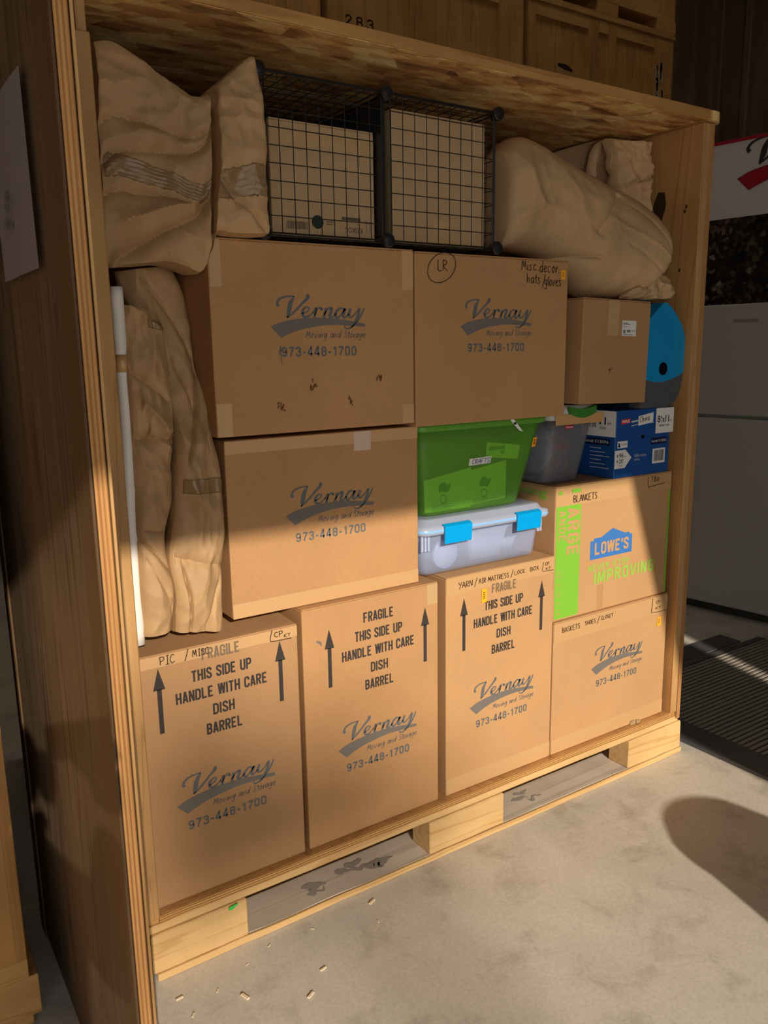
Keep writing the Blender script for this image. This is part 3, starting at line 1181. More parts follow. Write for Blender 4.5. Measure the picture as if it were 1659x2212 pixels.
# pallet base
rough_board('bottom_board', XL + .04, XO + .02, -.01, .135, 0, .022, PINE_DIRTY, .006, 2)
rough_board('bottom_board', XL + .04, XO + .02, .66, .80, 0, .022, PINE_DIRTY, .004, 5)
rough_board('bottom_board', XL + .04, XO + .02, 1.36, 1.5, 0, .022, PINE_DIRTY, .004, 7)
rough_board('board_edge', XL + .04, XO + .02, -.016, -.0085, .001, .0215, PINE, .003, 2, bev=.001)
blocks = ((XL + .03, .762), (1.388, 1.700), (2.330, 2.640))
for i, (a, b) in enumerate(blocks):
    rough_board('skid_block', a, b, -.014, .085, .0225, .135, PINE, .003, 11 + i, 10)
    for yy in (.66, 1.40):
        cp('skid_block', a, b, yy, yy + .09, .0225, .135, PINE, .004)
rough_board('front_rail', XI - .03, XO, -.006, .05, .1355, .158, PINE, .002, 20, bev=.002)
cp('deck', XL, XO, .0, 1.5, .1585, .181, PLY_IN, .001)
rough_board('deck_edge', XI, XO - .055, -.008, -.0005, .1585, .181, EDGE_Z, .0025, 31, bev=.001)
bm = B()
Face((0, -.0165, 0), eps=.003).poly(bm, [(.704, .127), (.714, .123), (.734, .134), (.730, .138), (.708, .135)])
obj('green_paint_mark', bm, plain('green_paint', (.05, .5, .08)), crate, label='small green mark on the corner block')
for (u, v, w) in ((1.05, 0, .1), (1.18, 0, .06), (1.8, 0, .09), (.95, 0, .05)):
    bm = B()
    F = Face((u, .02, .0224), (1, 0, 0), (0, 1, 0), eps=.0004)
    rnd = random.Random(int(u * 100))
    for k in range(4):
        a, b = rnd.uniform(0, w), rnd.uniform(.02, .08)
        q = [(a + .016 * i + rnd.uniform(-.004, .004), b + rnd.uniform(-.012, .012)) for i in range(5)]
        F.line(bm, q, [.002, rnd.uniform(.01, .03), rnd.uniform(.006, .03), rnd.uniform(.004, .02), .002], e=.0002 * k)
    obj('black_scuff', bm, plain('black_scuff_%d' % int(u * 100), (.34, .3, .26), .8), crate, label='dark scuff on the bottom board')

# walls, back and lid
cp('side_panel', XL, XL + .019, -.012, 1.5, .181, 2.30, PLY, .001)
cp('side_panel_edge', XL - .0003, XL + .0193, -.0165, -.012, .182, 2.299, EDGE_X, .001)
cp('corner_post', XL + .0195, XI, -.016, .02, .181, 2.262, STUD, .003, label='pale pine corner post')
cp('upper_post', XL + .034, XI - .002, .0, .05, 2.2625, 2.35, STUD, .002)
cp('side_lining', XL + .0195, XI, .021, 1.5, .181, 2.35, PLY_IN, .001)
cp('side_lining', XR, XR + .034, -.006, 1.5, .181, 2.352, PLY_IN, .0015)
cp('lining_edge', XR - .0004, XR + .0344, -.0105, -.006, .182, 2.351, STUD, .001)
cp('side_panel', XR + .0365, XO, -.010, 1.5, .15, 2.352, PLY, .0015)
cp('side_panel_edge', XR + .0362, XO + .0003, -.0145, -.010, .151, 2.351, EDGE_X, .001)
cp('back_panel', XL, XO, 1.5005, 1.52, .15, 2.352, PLY_IN, .001)
# knots and nail heads on the right lining
bm = B()
F = Face((XR, 0, 0), (0, -1, 0), (0, 0, 1), eps=.0006)
F.line(bm, [(-.155, 2.15), (-.16, 2.10), (-.158, 2.05)], [.03, .055, .02], n=8)
for (a, b) in ((-.045, 2.085), (-.05, 2.07), (-.06, 1.87), (-.12, 2.0), (-.045, 1.62), (-.05, 1.45), (-.06, 1.1)):
    F.line(bm, [(a, b + .006), (a, b - .006)], .008, smooth=False)
obj('dark_knot', bm, plain('dark_knot_wood', (.05, .025, .01), .7), crate, label='dark knots in the right side')
# OSB lid, right front corner rounded
bm = B()
pts = [(XL - .03, -.035), (2.50, -.035)]
for k in range(7):
    a = -PI / 2 + k / 6 * PI / 2
    pts.append((2.60 + .055 * math.cos(a) - .0, .02 + .055 * math.sin(a)))
pts += [(2.655, 1.53), (XL - .03, 1.53)]
prism(bm, pts, (0, 0, 2.384), (1, 0, 0), (0, 1, 0), .031)
obj('lid', bm, OSB, crate, label='rough strand board lid')
cp('lid_edge', XL - .03, 2.56, -.0405, -.0355, 2.354, 2.383, RAIL_OLD, .001)
cp('lid_trim', XR - .02, XO, -.02, 1.4, 2.3525, 2.3528, PLY_IN, 0)
bm = B()
Face((0, -.041, 0), eps=.0004).rect(bm, .50, .70, 2.360, 2.376)
obj('red_tape_mark', bm, RED_TAPE, crate, label='red tape stripe along the lid edge')

# ------------------------------------------------------------------ removed front panel leaning between the crates
ppan = thing('plywood_panel', 'tall removed plywood door panel standing on edge left of the open crate', 'panel', (.312, -.12, 0))


def pp(nm, x0, x1, y0, y1, z0, z1, m, label=None, bev=.001):
    bm = B()
    box(bm, x0, x1, y0, y1, z0, z1, bev)
    return obj(nm, bm, m, ppan, label=label)


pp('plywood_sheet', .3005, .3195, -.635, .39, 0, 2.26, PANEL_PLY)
pp('plywood_edge', .3003, .3197, -.640, -.635, .001, 2.259, EDGE_X, 'banded plywood edge')
pp('backing_sheet', .3225, .3275, -.638, .39, .0, 2.25, STUD, 'thin pale backing sheet')
pp('spacer', .3195, .3225, -.55, .38, .02, 2.2, BATTEN)
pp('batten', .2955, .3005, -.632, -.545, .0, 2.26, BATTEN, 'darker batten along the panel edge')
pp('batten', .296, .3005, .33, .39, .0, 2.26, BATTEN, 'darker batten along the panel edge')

# sheet of paper taped on the panel
t = thing('paper_sheet', 'white paper sheet with dark scribbles taped on the leaning plywood panel', 'paper', (.293, -.27, 1.745))
bm = B()
g = [[bm.verts.new((.2905 - .003 * abs(math.sin(i * .5)) - .002 * j / 6, -.445 + .30 * i / 8, 1.745 + .30 * j / 6)) for i in range(9)] for j in range(7)]
for j in range(6):
    for i in range(8):
        bm.faces.new((g[j][i], g[j + 1][i], g[j + 1][i + 1], g[j][i + 1]))
r = bmesh.ops.solidify(bm, geom=list(bm.faces), thickness=-.0006)
obj('sheet', bm, PAPER_WHITE, t)
bm = B()
F = Face((.285, 0, 0), (0, -1, 0), (0, 0, 1), eps=.0012)
rnd = random.Random(8)
for (u0, v0) in ((.27, 1.865), (.24, 1.825)):
    for k in range(12):
        a, b = u0 + rnd.uniform(-.03, .05), v0 + rnd.uniform(-.012, .014)
        F.line(bm, [(a, b), (a + .006, b + .012), (a + .012, b - .004)], .002)
obj('scribble', bm, plain('grey_scribble', (.12, .11, .12)), t)


# ------------------------------------------------------------------ cartons
INK_FADED = plain('ink_under_tape', (0.2, 0.135, 0.085), 0.5, 0.3)


def barrel_print(t, xc, y, zoff=0.0, taped=False):
    F = Face((xc, y, zoff), eps=.0008)
    for s, w, z in (('FRAGILE', .104, .835), ('THIS SIDE UP', .165, .782), ('HANDLE WITH CARE', .253, .731),
                    ('DISH', .060, .679), ('BARREL', .100, .628)):
        bm = B()
        block(F, bm, s, -w / 2, w / 2, z, .030, .17)
        obj('warning_print', bm, INK_FADED if taped and s == 'FRAGILE' else INK_BLACK, t, label='black block lettering')
    for sx in (-.167, .168):
        bm = B()
        F.rect(bm, sx - .006, sx + .006, .665, .784)
        F.poly(bm, [(sx - .0155, .782), (sx + .0155, .782), (sx, .839)])
        obj('arrow_print', bm, INK_BLACK, t, label='black upward arrow')


Y1 = .02
b1 = carton('dish_barrel_carton', 'tall dish barrel carton marked PIC / MISC, bottom left beside the crate wall', XI + .003, .963, Y1, Y1 + .45, .1815, .876, CB_DULL, bulge=.022)
barrel_print(b1, .740, Y1, taped=True)
emblem(b1, .737, .451, Y1)
tape_band(b1, XI + .004, .962, Y1, .872, .030)
bm = B()
F = Face((0, Y1, 0), eps=.0020)
hand(F, bm, 'PIC', .578, .618, .846, .022, .0022, seed=2)
hand(F, bm, '/', .64, .655, .846, .026, .0022, seed=2)
hand(F, bm, 'MISC', .664, .708, .849, .018, .0022, seed=3)
hand(F, bm, 'CP', .893, .918, .852, .014, .0022, seed=4)
hand(F, bm, 'KT.', .922, .946, .846, .009, .0018, seed=4)
F.line(bm, [(.887, .874), (.881, .850), (.888, .842), (.944, .840)], .0022)
obj('marker_writing', bm, MARKER, b1, label='handwritten black marker note')

b2 = carton('dish_barrel_carton', 'tall dish barrel carton without handwriting, second from the left in the bottom row', .978, 1.447, Y1, Y1 + .455, .1815, .911, CB)
barrel_print(b2, 1.229, Y1)
emblem(b2, 1.222, .461, Y1)
bm = B()
F = Face((0, Y1, 0), eps=.0003)
F.slab(bm, 1.405, 1.444, .845, .908, .0004)
obj('tape_patch', bm, TAPE_CLEAR, b2)
bm = B()
F = Face((0, Y1, 0), eps=.0008)
F.line(bm, [(1.02, .812), (1.032, .806), (1.037, .795)], [.003, .008, .002])
obj('dark_smudge', bm, INK_SWOOSH, b2)

b3 = carton('dish_barrel_carton', 'tall dish barrel carton marked YARN under the clear latching bin', 1.478, 1.941, Y1, Y1 + .455, .1815, .915, CB_WARM)
barrel_print(b3, 1.716, Y1, taped=True)
emblem(b3, 1.715, .461, Y1)
tape_band(b3, 1.479, 1.940, Y1, .9125, .054)
tape_band(b3, 1.479, 1.940, Y1, .184, .055, bottom=True)
bm = B()
F = Face((0, Y1, 0), eps=.0020)
hand(F, bm, 'YARN', 1.526, 1.583, .874, .020, .002, seed=5)
hand(F, bm, '/', 1.588, 1.602, .872, .024, .002)
hand(F, bm, 'AIR MATTRESS', 1.608, 1.735, .876, .016, .0018, seed=6)
hand(F, bm, '/', 1.742, 1.754, .876, .022, .002)
hand(F, bm, 'LOCK', 1.760, 1.806, .880, .013, .0018, seed=7)
hand(F, bm, 'BOX', 1.828, 1.868, .880, .014, .0018, seed=8)
hand(F, bm, 'CP', 1.897, 1.915, .889, .010, .0018, seed=8)
hand(F, bm, 'KT', 1.900, 1.924, .874, .007, .0016, seed=9)
F.line(bm, [(1.889, .902), (1.884, .872)], .002, smooth=False)
F.line(bm, [(1.886, .870), (1.938, .868)], .002, smooth=False)
obj('marker_writing', bm, MARKER, b3, label='handwritten black marker note')
sticker(b3, Y1, 1.620, 1.641, .810, .856)

b4 = carton('moving_carton', 'low moving carton marked BASKETS SHOES / CLOSET at the bottom right', 1.947, 2.556, Y1, Y1 + .46, .1815, .673, CB_WARM)
emblem(b4, 2.281, .459, Y1, .99)
tape_band(b4, 1.948, 2.555, Y1, .6685, .068)
tape_band(b4, 1.948, 2.555, Y1, .184, .055, bottom=True)
bm = B()
F = Face((0, Y1, 0), eps=.0020)
hand(F, bm, 'BASKETS', 1.987, 2.075, .632, .018, .0019, seed=11)
hand(F, bm, 'SHOES', 2.100, 2.155, .636, .015, .0018, seed=12)
hand(F, bm, '/', 2.160, 2.176, .632, .024, .0018)
hand(F, bm, 'CLOSET', 2.182, 2.246, .640, .013, .0018, seed=13)
F.line(bm, [(2.466, .667), (2.461, .612), (2.500, .608), (2.552, .606)], .0022, smooth=False)
hand(F, bm, 'CP', 2.486, 2.508, .642, .011, .0016, seed=14)
hand(F, bm, 'KT', 2.484, 2.518, .620, .009, .0016, seed=15)
obj('marker_writing', bm, MARKER, b4, label='handwritten black marker note')
sticker(b4, Y1, 2.498, 2.520, .550, .586)
bm = B()
rnd = random.Random(5)
for k in range(7):
    xx = 2.365 + k * .008
    box(bm, xx, xx + .007, Y1 - .004 - rnd.random() * .006, Y1 - .0005, .1815, .188 + rnd.random() * .009)
obj('torn_board', bm, CB_PALE, b4, label='torn crumpled board at the lower edge')

# large carton with the blue house mark and green band
Y2 = .03
lw = carton('moving_carton', 'carton marked BLANKETS with a green side band and blue house emblem', 1.950, 2.552, Y2, Y2 + .44, .6745, 1.146, CB_WARM)
F = Face((0, Y2, 0), eps=.0008)
bm = B()
F.rect(bm, 1.9545, 2.072, .682, 1.078)
obj('green_band', bm, GREEN_INK, lw, label='bright green printed band')
bm = B()
F.rect(bm, 2.538, 2.5485, .68, 1.078)
obj('green_band', bm, GREEN_INK, lw, label='narrow green band at the right edge')
F.eps = .0019
for q in ((1.962, 1.980, 1.118, 1.130), (2.026, 2.068, 1.120, 1.133)):
    bm = B()
    F.rect(bm, *q)
    obj('green_patch', bm, GREEN_INK, lw, label='small green printed patch')
F.eps = .0008
bm = B()
block(F, bm, 'ARGE', 2.008, 2.008 + .168, 1.068, .056, .20, rot=-PI / 2, e=.0003, gap=.13)
obj('size_lettering', bm, BOARD_INK, lw, label='bare board lettering in the green band')
bm = B()
block(F, bm, 'ANDE', 1.967, 1.967 + .108, 1.064, .031, .17, rot=-PI / 2, e=.0003, gap=.13)
obj('size_lettering', bm, BOARD_INK, lw, label='bare board lettering in the green band')
bm = B()
block(F, bm, '24 X 18 X 16', 1.968, 1.968 + .160, .853, .015, .13, rot=-PI / 2, e=.0003, gap=.22)
obj('size_lettering', bm, BOARD_INK, lw, label='bare board lettering in the green band')
bm = B()
F.poly(bm, [(2.125, .868), (2.344, .868), (2.344, .936), (2.329, .936), (2.329, .944), (2.303, .944), (2.239, .970), (2.179, .944), (2.142, .944), (2.142, .936), (2.125, .936)])
obj('house_emblem', bm, BLUE_INK, lw, label='blue gabled house emblem')
bm = B()
block(F, bm, "LOWE'S", 2.148, 2.325, .884, .042, .20, e=.0003, gap=.10)
obj('emblem_lettering', bm, BOARD_INK, lw, label='bare board lettering on the blue emblem')
bm = B()
block(F, bm, 'NEVER STOP', 2.116, 2.332, .826, .022, .21, gap=.16)
FADED = plain('faded_green_print', (.3, .5, .07), .8)
obj('slogan_print', bm, FADED, lw, label='faded green slogan lettering')
bm = B()
block(F, bm, 'IMPROVING', 2.148, 2.473, .776, .044, .22, gap=.14, e=.0001)
obj('slogan_print', bm, FADED, lw, label='faded green slogan lettering')
tape_band(lw, 1.951, 2.551, Y2, 1.1415, .064)
bm = B()
F = Face((0, Y2, 0), eps=.0020)
hand(F, bm, 'BLANKETS', 2.033, 2.150, 1.087, .023, .0024, seed=21)
hand(F, bm, '?80', 2.432, 2.480, 1.115, .020, .0022, seed=22)
F.line(bm, [(2.416, 1.136), (2.418, 1.099), (2.424, 1.098), (2.514, 1.105)], .0024, smooth=False)
obj('marker_writing', bm, MARKER, lw, label='handwritten black marker note')
F = Face((1.950, 0, 0), (0, -1, 0), (0, 0, 1), eps=.0008)
bm = B()
F.text(bm, 'Moving', -.30, -.07, 1.098, .038, bold=.012)
obj('side_print', bm, GREEN_INK, lw, label='green lettering on the left side')
bm = B()
F = Face((0, Y2, 0), eps=.0001)
F.slab(bm, 2.168, 2.200, .68, .77, .0002)
obj('damp_stain', bm, plain('stained_board', (.44, .25, .105), .8), lw, label='brown stain below the slogan')

v3 = carton('moving_carton', 'sunlit moving carton with no handwriting standing on the two left dish barrels', .792, 1.396, .05, .51, .9125, 1.386, CB)
emblem(v3, 1.098, 1.170, .05)
tape_band(v3, .793, 1.395, .05, 1.384, .033)
bm = B()
F = Face((0, .05, 0), eps=.0008)
F.slab(bm, 1.176, 1.232, 1.330, 1.384, .0004)
obj('white_label', bm, plain('faded_label', (.6, .45, .35), .6), v3, label='faded pinkish paper label')
tape_band(v3, .793, 1.395, .05, .9135, .04, bottom=True)

v1 = carton('moving_carton', 'moving carton with three torn patches, upper left above the sunlit carton', .764, 1.364, Y1, Y1 + .46, 1.3985, 1.876, CB)
emblem(v1, 1.062, 1.667, Y1, smear=True)
bm = B()
rnd = random.Random(12)
F = Face((0, Y1, 0), eps=.0009)
for (u, v, hh) in ((.942, 1.473, .03), (1.154, 1.477, .03), (1.037, 1.526, .022), (1.245, 1.536, .008)):
    for k in range(8):
        a, b = u + rnd.uniform(-.008, .008), v + rnd.uniform(-hh * .5, hh * .5)
        F.line(bm, [(a, b), (a + rnd.uniform(-.006, .006), b - rnd.uniform(.004, .012))], rnd.uniform(.002, .005), smooth=False, e=.0001 * k)
obj('torn_spots', bm, TEAR, v1, label='torn dark spots in the board')
for (x0, x1, z0, z1, m) in ((.767, .796, 1.762, 1.872, TAPE_CLEAR), (1.325, 1.362, 1.768, 1.872, TAPE), (.766, .806, 1.400, 1.482, TAPE), (1.322, 1.362, 1.400, 1.455, TAPE)):
    bm = B()
    Face((0, Y1, 0), eps=.0003).slab(bm, x0, x1, z0, z1, .0005)
    obj('tape_patch', bm, m, v1)

v2 = carton('moving_carton', 'moving carton marked Misc. decor hats/gloves with a circled LR', 1.369, 1.968, Y1, Y1 + .455, 1.3865, 1.873, CB)
emblem(v2, 1.672, 1.670, Y1)
bm = B()
F = Face((0, Y1, 0), eps=.0020)
hand(F, bm, 'LR', 1.448, 1.482, 1.824, .030, .0024, seed=31)
F.line(bm, [(1.462 + .050 * math.cos(a * PI / 8 + 1), 1.832 + .040 * math.sin(a * PI / 8 + 1) + .012 * math.cos(a * PI / 8 + 1)) for a in range(17)], .0024)
hand(F, bm, 'Misc.', 1.768, 1.838, 1.838, .026, .0024, seed=32)
hand(F, bm, 'decor.', 1.842, 1.926, 1.834, .030, .0024, seed=33)
hand(F, bm, 'hats', 1.789, 1.848, 1.800, .026, .0024, seed=34)
hand(F, bm, '/', 1.852, 1.868, 1.790, .034, .0024)
hand(F, bm, 'gloves', 1.864, 1.938, 1.795, .026, .0024, seed=35)
obj('marker_writing', bm, MARKER, v2, label='handwritten black marker note')
sticker(v2, Y1, 1.934, 1.954, 1.815, 1.843)

sb = carton('small_carton', 'small plain carton with a white shipping label, right of the hats carton', 1.992, 2.318, -.02, .30, 1.418, 1.756, CB_DULL, ry=math.radians(1.6), group=None)
bm = B()
M = WM[sb.name] @ Matrix.Translation((-2.155, -.14, -1.418))
ax = (M @ Vector((1, 0, 0)) - M @ Vector((0, 0, 0)))
az = (M @ Vector((0, 0, 1)) - M @ Vector((0, 0, 0)))
F = Face(M @ Vector((0, -.02, 0)), ax, az, eps=.0008)
F.slab(bm, 2.176, 2.246, 1.640, 1.690, .0005)
lab = obj('shipping_label', bm, WHITE_LABEL, sb, label='white shipping label')
bm = B()
rnd = random.Random(2)
F.eps = .0016
for (u, v, w, h) in ((2.180, 1.681, .022, .002), (2.180, 1.677, .034, .003), (2.180, 1.669, .018, .002), (2.182, 1.648, .012, .012), (2.200, 1.652, .018, .008), (2.224, 1.656, .016, .002), (2.180, 1.643, .05, .002)):
    F.rect(bm, u, u + w, v, v + h)
obj('label_print', bm, plain('grey_label_print', (.2, .2, .22)), lab)
bm = B()
F.eps = .0003
F.slab(bm, 2.108, 2.160, 1.64, 1.752, .0004)
obj('tape_strip', bm, TAPE_CLEAR, sb)
bm = B()
F.eps = .0009
F.line(bm, [(2.122, 1.528), (2.132, 1.530), (2.140, 1.533)], .003)
F.line(bm, [(2.130, 1.532), (2.128, 1.518)], [.005, .002])
obj('torn_spot', bm, TEAR, sb)


# ------------------------------------------------------------------ plastic bins
def ring(cx, cy, hx, hy, r, n=5):
    pts = []
    for (sx, sy, a0) in ((1, 1, 0), (-1, 1, PI / 2), (-1, -1, PI), (1, -1, 1.5 * PI)):
        for k in range(n + 1):
            a = a0 + k / n * PI / 2
            pts.append((cx + sx * (hx - r) + r * math.cos(a), cy + sy * (hy - r) + r * math.sin(a)))
    return pts


def loft_rings(bm, rings, cap_lo=True, cap_hi=False):
    R = [[bm.verts.new((x, y, z)) for x, y in pts] for pts, z in rings]
    n = len(R[0])
    for k in range(len(R) - 1):
        for i in range(n):
            bm.faces.new((R[k][i], R[k][(i + 1) % n], R[k + 1][(i + 1) % n], R[k + 1][i]))
    if cap_lo:
        bm.faces.new(list(reversed(R[0])))
    if cap_hi:
        bm.faces.new(R[-1])


def bin_shell(x0b, x1b, x0t, x1t, y0b, y1b, y0t, y1t, z0, z1, r=.025, wall=.003):
    bm = B()

    def rr(f, ins):
        a, b = x0b + (x0t - x0b) * f, x1b + (x1t - x1b) * f
        c, d = y0b + (y0t - y0b) * f, y1b + (y1t - y1b) * f
        return ring((a + b) / 2, (c + d) / 2, (b - a) / 2 - ins, (d - c) / 2 - ins, r)
    H = z1 - z0
    rings = [(rr(0, .008), z0), (rr(0.02, 0), z0 + .008)]
    rings += [(rr(f, 0), z0 + H * f) for f in (.25, .5, .75, 1.0)]
    rings += [(rr(1.0, wall), z1), (rr(.5, wall), z0 + H * .5), (rr(.03, wall), z0 + .011)]
    loft_rings(bm, rings, True, True)
    return bm


# clear latching bin
cb = thing('clear_storage_bin', 'clear plastic storage bin with two bright blue latches', 'storage bin', (1.67, .27, .9165))
obj('bin_body', bin_shell(1.425, 1.903, 1.408, 1.922, .070, .455, .062, .465, .9165, 1.050, .03, .0025), CLEAR, cb, True)
bm = B()
LC = (1.6715, .262)
loft_rings(bm, [(ring(*LC, .270, .222, .035), 1.050), (ring(*LC, .272, .224, .035), 1.056), (ring(*LC, .272, .224, .035), 1.074),
                (ring(*LC, .256, .207, .035), 1.078), (ring(*LC, .248, .199, .035), 1.093), (ring(*LC, .236, .187, .03), 1.0955)], True, True)
obj('bin_lid', bm, CLEAR_LID, cb, True)
bm = B()
loft_rings(bm, [(ring(*LC, .2725, .2245, .035), 1.059), (ring(*LC, .2735, .2255, .035), 1.0625), (ring(*LC, .2725, .2245, .035), 1.066)], False, False)
obj('gasket_line', bm, STRIPE_BLUE, cb, True, 'pale blue gasket line around the lid')
for a, b in ((1.483, 1.588), (1.780, 1.884)):
    bm = B()
    prism(bm, [(0, 0), (.055, -.004), (.062, .012), (.060, .016), (.05, .006), (.0, .006)], (a, .030, 1.020), (0, 0, 1), (0, 1, 0), b - a)
    bmesh.ops.recalc_face_normals(bm, faces=bm.faces)
    bmesh.ops.bevel(bm, geom=[e for e in bm.edges], offset=.0015, segments=1, affect='EDGES')
    obj('latch', bm, BIN_BLUE, cb, label='bright blue snap latch')
for xx in (1.412, 1.424, 1.436, 1.893, 1.905):
    bm = B()
    box(bm, xx, xx + .007, .054, .0615, 1.000, 1.050, .001)
    obj('bin_rib', bm, CLEAR_LID, cb)
# things inside it
t = thing('round_food_container', 'round clear container standing on its side inside the latched bin', 'container', (1.52, .085, .930))
bm = B()
lathe(bm, (1.52, .078, .9775), [(.046, 0), (.048, .004), (.046, .01), (.040, .012), (.034, .075), (.02, .078)], (0, 1, 0), 32)
obj('container_body', bm, FROST, t, True)
bm = B()
for k in range(40):
    a0, a1 = 2 * PI * k / 40, 2 * PI * (k + 1) / 40
    q = [(.0475, a0), (.0475, a1), (.0445, a1), (.0445, a0)]
    bm.faces.new([bm.verts.new((1.52 + r_ * math.cos(a), .0765, .9775 + r_ * math.sin(a))) for r_, a in q])
obj('container_rim', bm, plain('light_blue_rim', (.3, .45, .85), .4), t, label='light blue rim')
for (nm, lab, cx, cy, hx, hy, z1) in (
        ('food_container', 'frosted square food container in the middle of the latched bin', 1.715, .165, .085, .075, 1.026),
        ('food_container', 'tall frosted food container left of the middle in the latched bin', 1.585, .27, .06, .08, 1.03),
        ('food_container', 'low frosted container at the right end of the latched bin', 1.85, .19, .035, .05, .97)):
    t = thing(nm, lab, 'container', (cx, cy, .9285), 0, 'containers in the latched bin')
    bm = B()
    loft_rings(bm, [(ring(cx, cy, hx * .8, hy * .8, .02), .9285), (ring(cx, cy, hx, hy, .02), z1)], True, True)
    obj('container_body', bm, FROST, t, True)
    bm = B()
    loft_rings(bm, [(ring(cx, cy, hx + .004, hy + .004, .02), z1 + .0005), (ring(cx, cy, hx + .004, hy + .004, .02), z1 + .007)], True, True)
    obj('container_lid', bm, CLEAR_LID, t)

# green crafts bin
gb = thing('green_storage_bin', 'translucent green storage bin labelled CRAFTS on top of the latched bin', 'storage bin', (1.66, .29, 1.096))
obj('bin_body', bin_shell(1.445, 1.853, 1.405, 1.922, .095, .43, .065, .455, 1.0965, 1.364, .04, .003), GREEN_PLASTIC, gb, True)
bm = B()
loft_rings(bm, [(ring(1.6675, .261,   .266, .204, .04), 1.3635), (ring(1.6675, .261, .270, .207, .04), 1.367), (ring(1.6675, .261, .272, .209, .04), 1.380),
                (ring(1.6675, .261, .266, .203, .04), 1.3855)], True, True)
obj('bin_lid', bm, GREEN_RIM, gb, True)
# face of the bin leans back: labels sit on it
nrm = Vector((0, -.2675, -.03)).normalized()
vdir = Vector((0, -.03, .2675)).normalized()


def gface(eps):
    return Face(Vector((0, .095, 1.0965)), (1, 0, 0), vdir, eps)


bm = B()
prism(bm, [(1.612, .150), (1.701, .152), (1.704, .174), (1.614, .172)], gface(.002).at(0, 0), (1, 0, 0), vdir, .0008)
lb = obj('name_label', bm, WHITE_LABEL, gb, label='white label reading CRAFTS')
bm = B()
hand(gface(.0024), bm, 'CRAFTS', 1.624, 1.695, .1545, .014, .0022, seed=41, slant=.1)
hand(gface(.0024), bm, '/', 1.695, 1.700, .153, .018, .0016, seed=41)
obj('label_writing', bm, plain('blue_marker', (.05, .05, .2)), lb)
bm = B()
prism(bm, [(1.874, .189), (1.891, .191), (1.895, .222), (1.878, .220)], gface(.002).at(0, 0), (1, 0, 0), vdir, .0006)
sk = obj('orange_sticker', bm, ORANGE, gb)
bm = B()
for k in range(4):
    gface(.0024).rect(bm, 1.880, 1.889, .198 + k * .005, .2005 + k * .005)
obj('sticker_print', bm, INK_BLACK, sk)
bm = B()
prism(bm, [(1.761, .288), (1.773, .292), (1.799, .268), (1.820, .247), (1.806, .250), (1.790, .262)], gface(.012).at(0, 0), (1, 0, 0), vdir, .0008)
tg = obj('paper_tag', bm, WHITE_LABEL, gb, label='small white paper tag hanging under the rim')
bm = B()
gface(.0126).rect(bm, 1.776, 1.788, .272, .280)
obj('tag_print', bm, INK_BLACK, tg)
# papers in the green bin
for i, (nm, lab, pts, yy) in enumerate((
        ('printed_sheet', 'large pale printed sheet leaning at the bottom left inside the green bin', [(1.474, 1.103), (1.657, 1.103), (1.659, 1.232), (1.470, 1.206)], .122),
        ('printed_sheet', 'tilted pale printed sheet at the bottom right inside the green bin', [(1.648, 1.105), (1.815, 1.113), (1.817, 1.241), (1.648, 1.218)], .130),
        ('envelope', 'pale envelope with a small mark at the upper right inside the green bin', [(1.708, 1.261), (1.846, 1.245), (1.857, 1.290), (1.713, 1.310)], .108))):
    t = thing(nm, lab, 'paper', (sum(p[0] for p in pts) / 4, yy, pts[0][1]))
    bm = B()
    prism(bm, pts, (0, yy, 0), (1, 0, 0), (0, 0, 1), .0008)
    obj('sheet', bm, plain('pale_sheet_%d' % i, (.88, .9, .8)), t)
    bm = B()
    F = Face((0, yy, 0), eps=.0012)
    rnd = random.Random(i + 50)
    if nm == 'envelope':
        F.poly(bm, [(1.767, 1.277), (1.779, 1.265), (1.792, 1.277)])
        F.rect(bm, 1.721, 1.79, 1.282, 1.294)
    else:
        x0 = pts[0][0]
        F.line(bm, [(x0 + .055, 1.165), (x0 + .07, 1.18), (x0 + .085, 1.172), (x0 + .10, 1.186)], [.008, .03, .022, .006])
        F.line(bm, [(x0 + .06, 1.14), (x0 + .066, 1.152), (x0 + .08, 1.15), (x0 + .084, 1.134), (x0 + .07, 1.126), (x0 + .06, 1.136)], .003)
        for k in range(5):
            F.rect(bm, x0 + .025, x0 + .025 + rnd.uniform(.05, .12), 1.106 + k * .004, 1.1075 + k * .004)
    obj('sheet_print', bm, plain('sheet_print_%d' % i, (.1, .25, .2)), t)
t = thing('craft_bundle', 'dark bundle of craft supplies filling the back of the green bin', 'craft supplies', (1.68, .30, 1.105))
bm = B()
loft_rings(bm, [(ring(1.65, .28, .17, .10, .04), 1.105), (ring(1.65, .28, .185, .11, .05), 1.17), (ring(1.66, .28, .19, .12, .05), 1.25), (ring(1.66, .28, .18, .11, .05), 1.30), (ring(1.66, .28, .12, .06, .04), 1.33)], True, True)
for v in bm.verts:
    v.co += Vector((noise.noise(v.co * 12), noise.noise(v.co * 12 + Vector((3, 1, 2))), noise.noise(v.co * 9))) * .02
obj('bundle', bm, plain('olive_felt', (.16, .17, .1), .9), t, True)

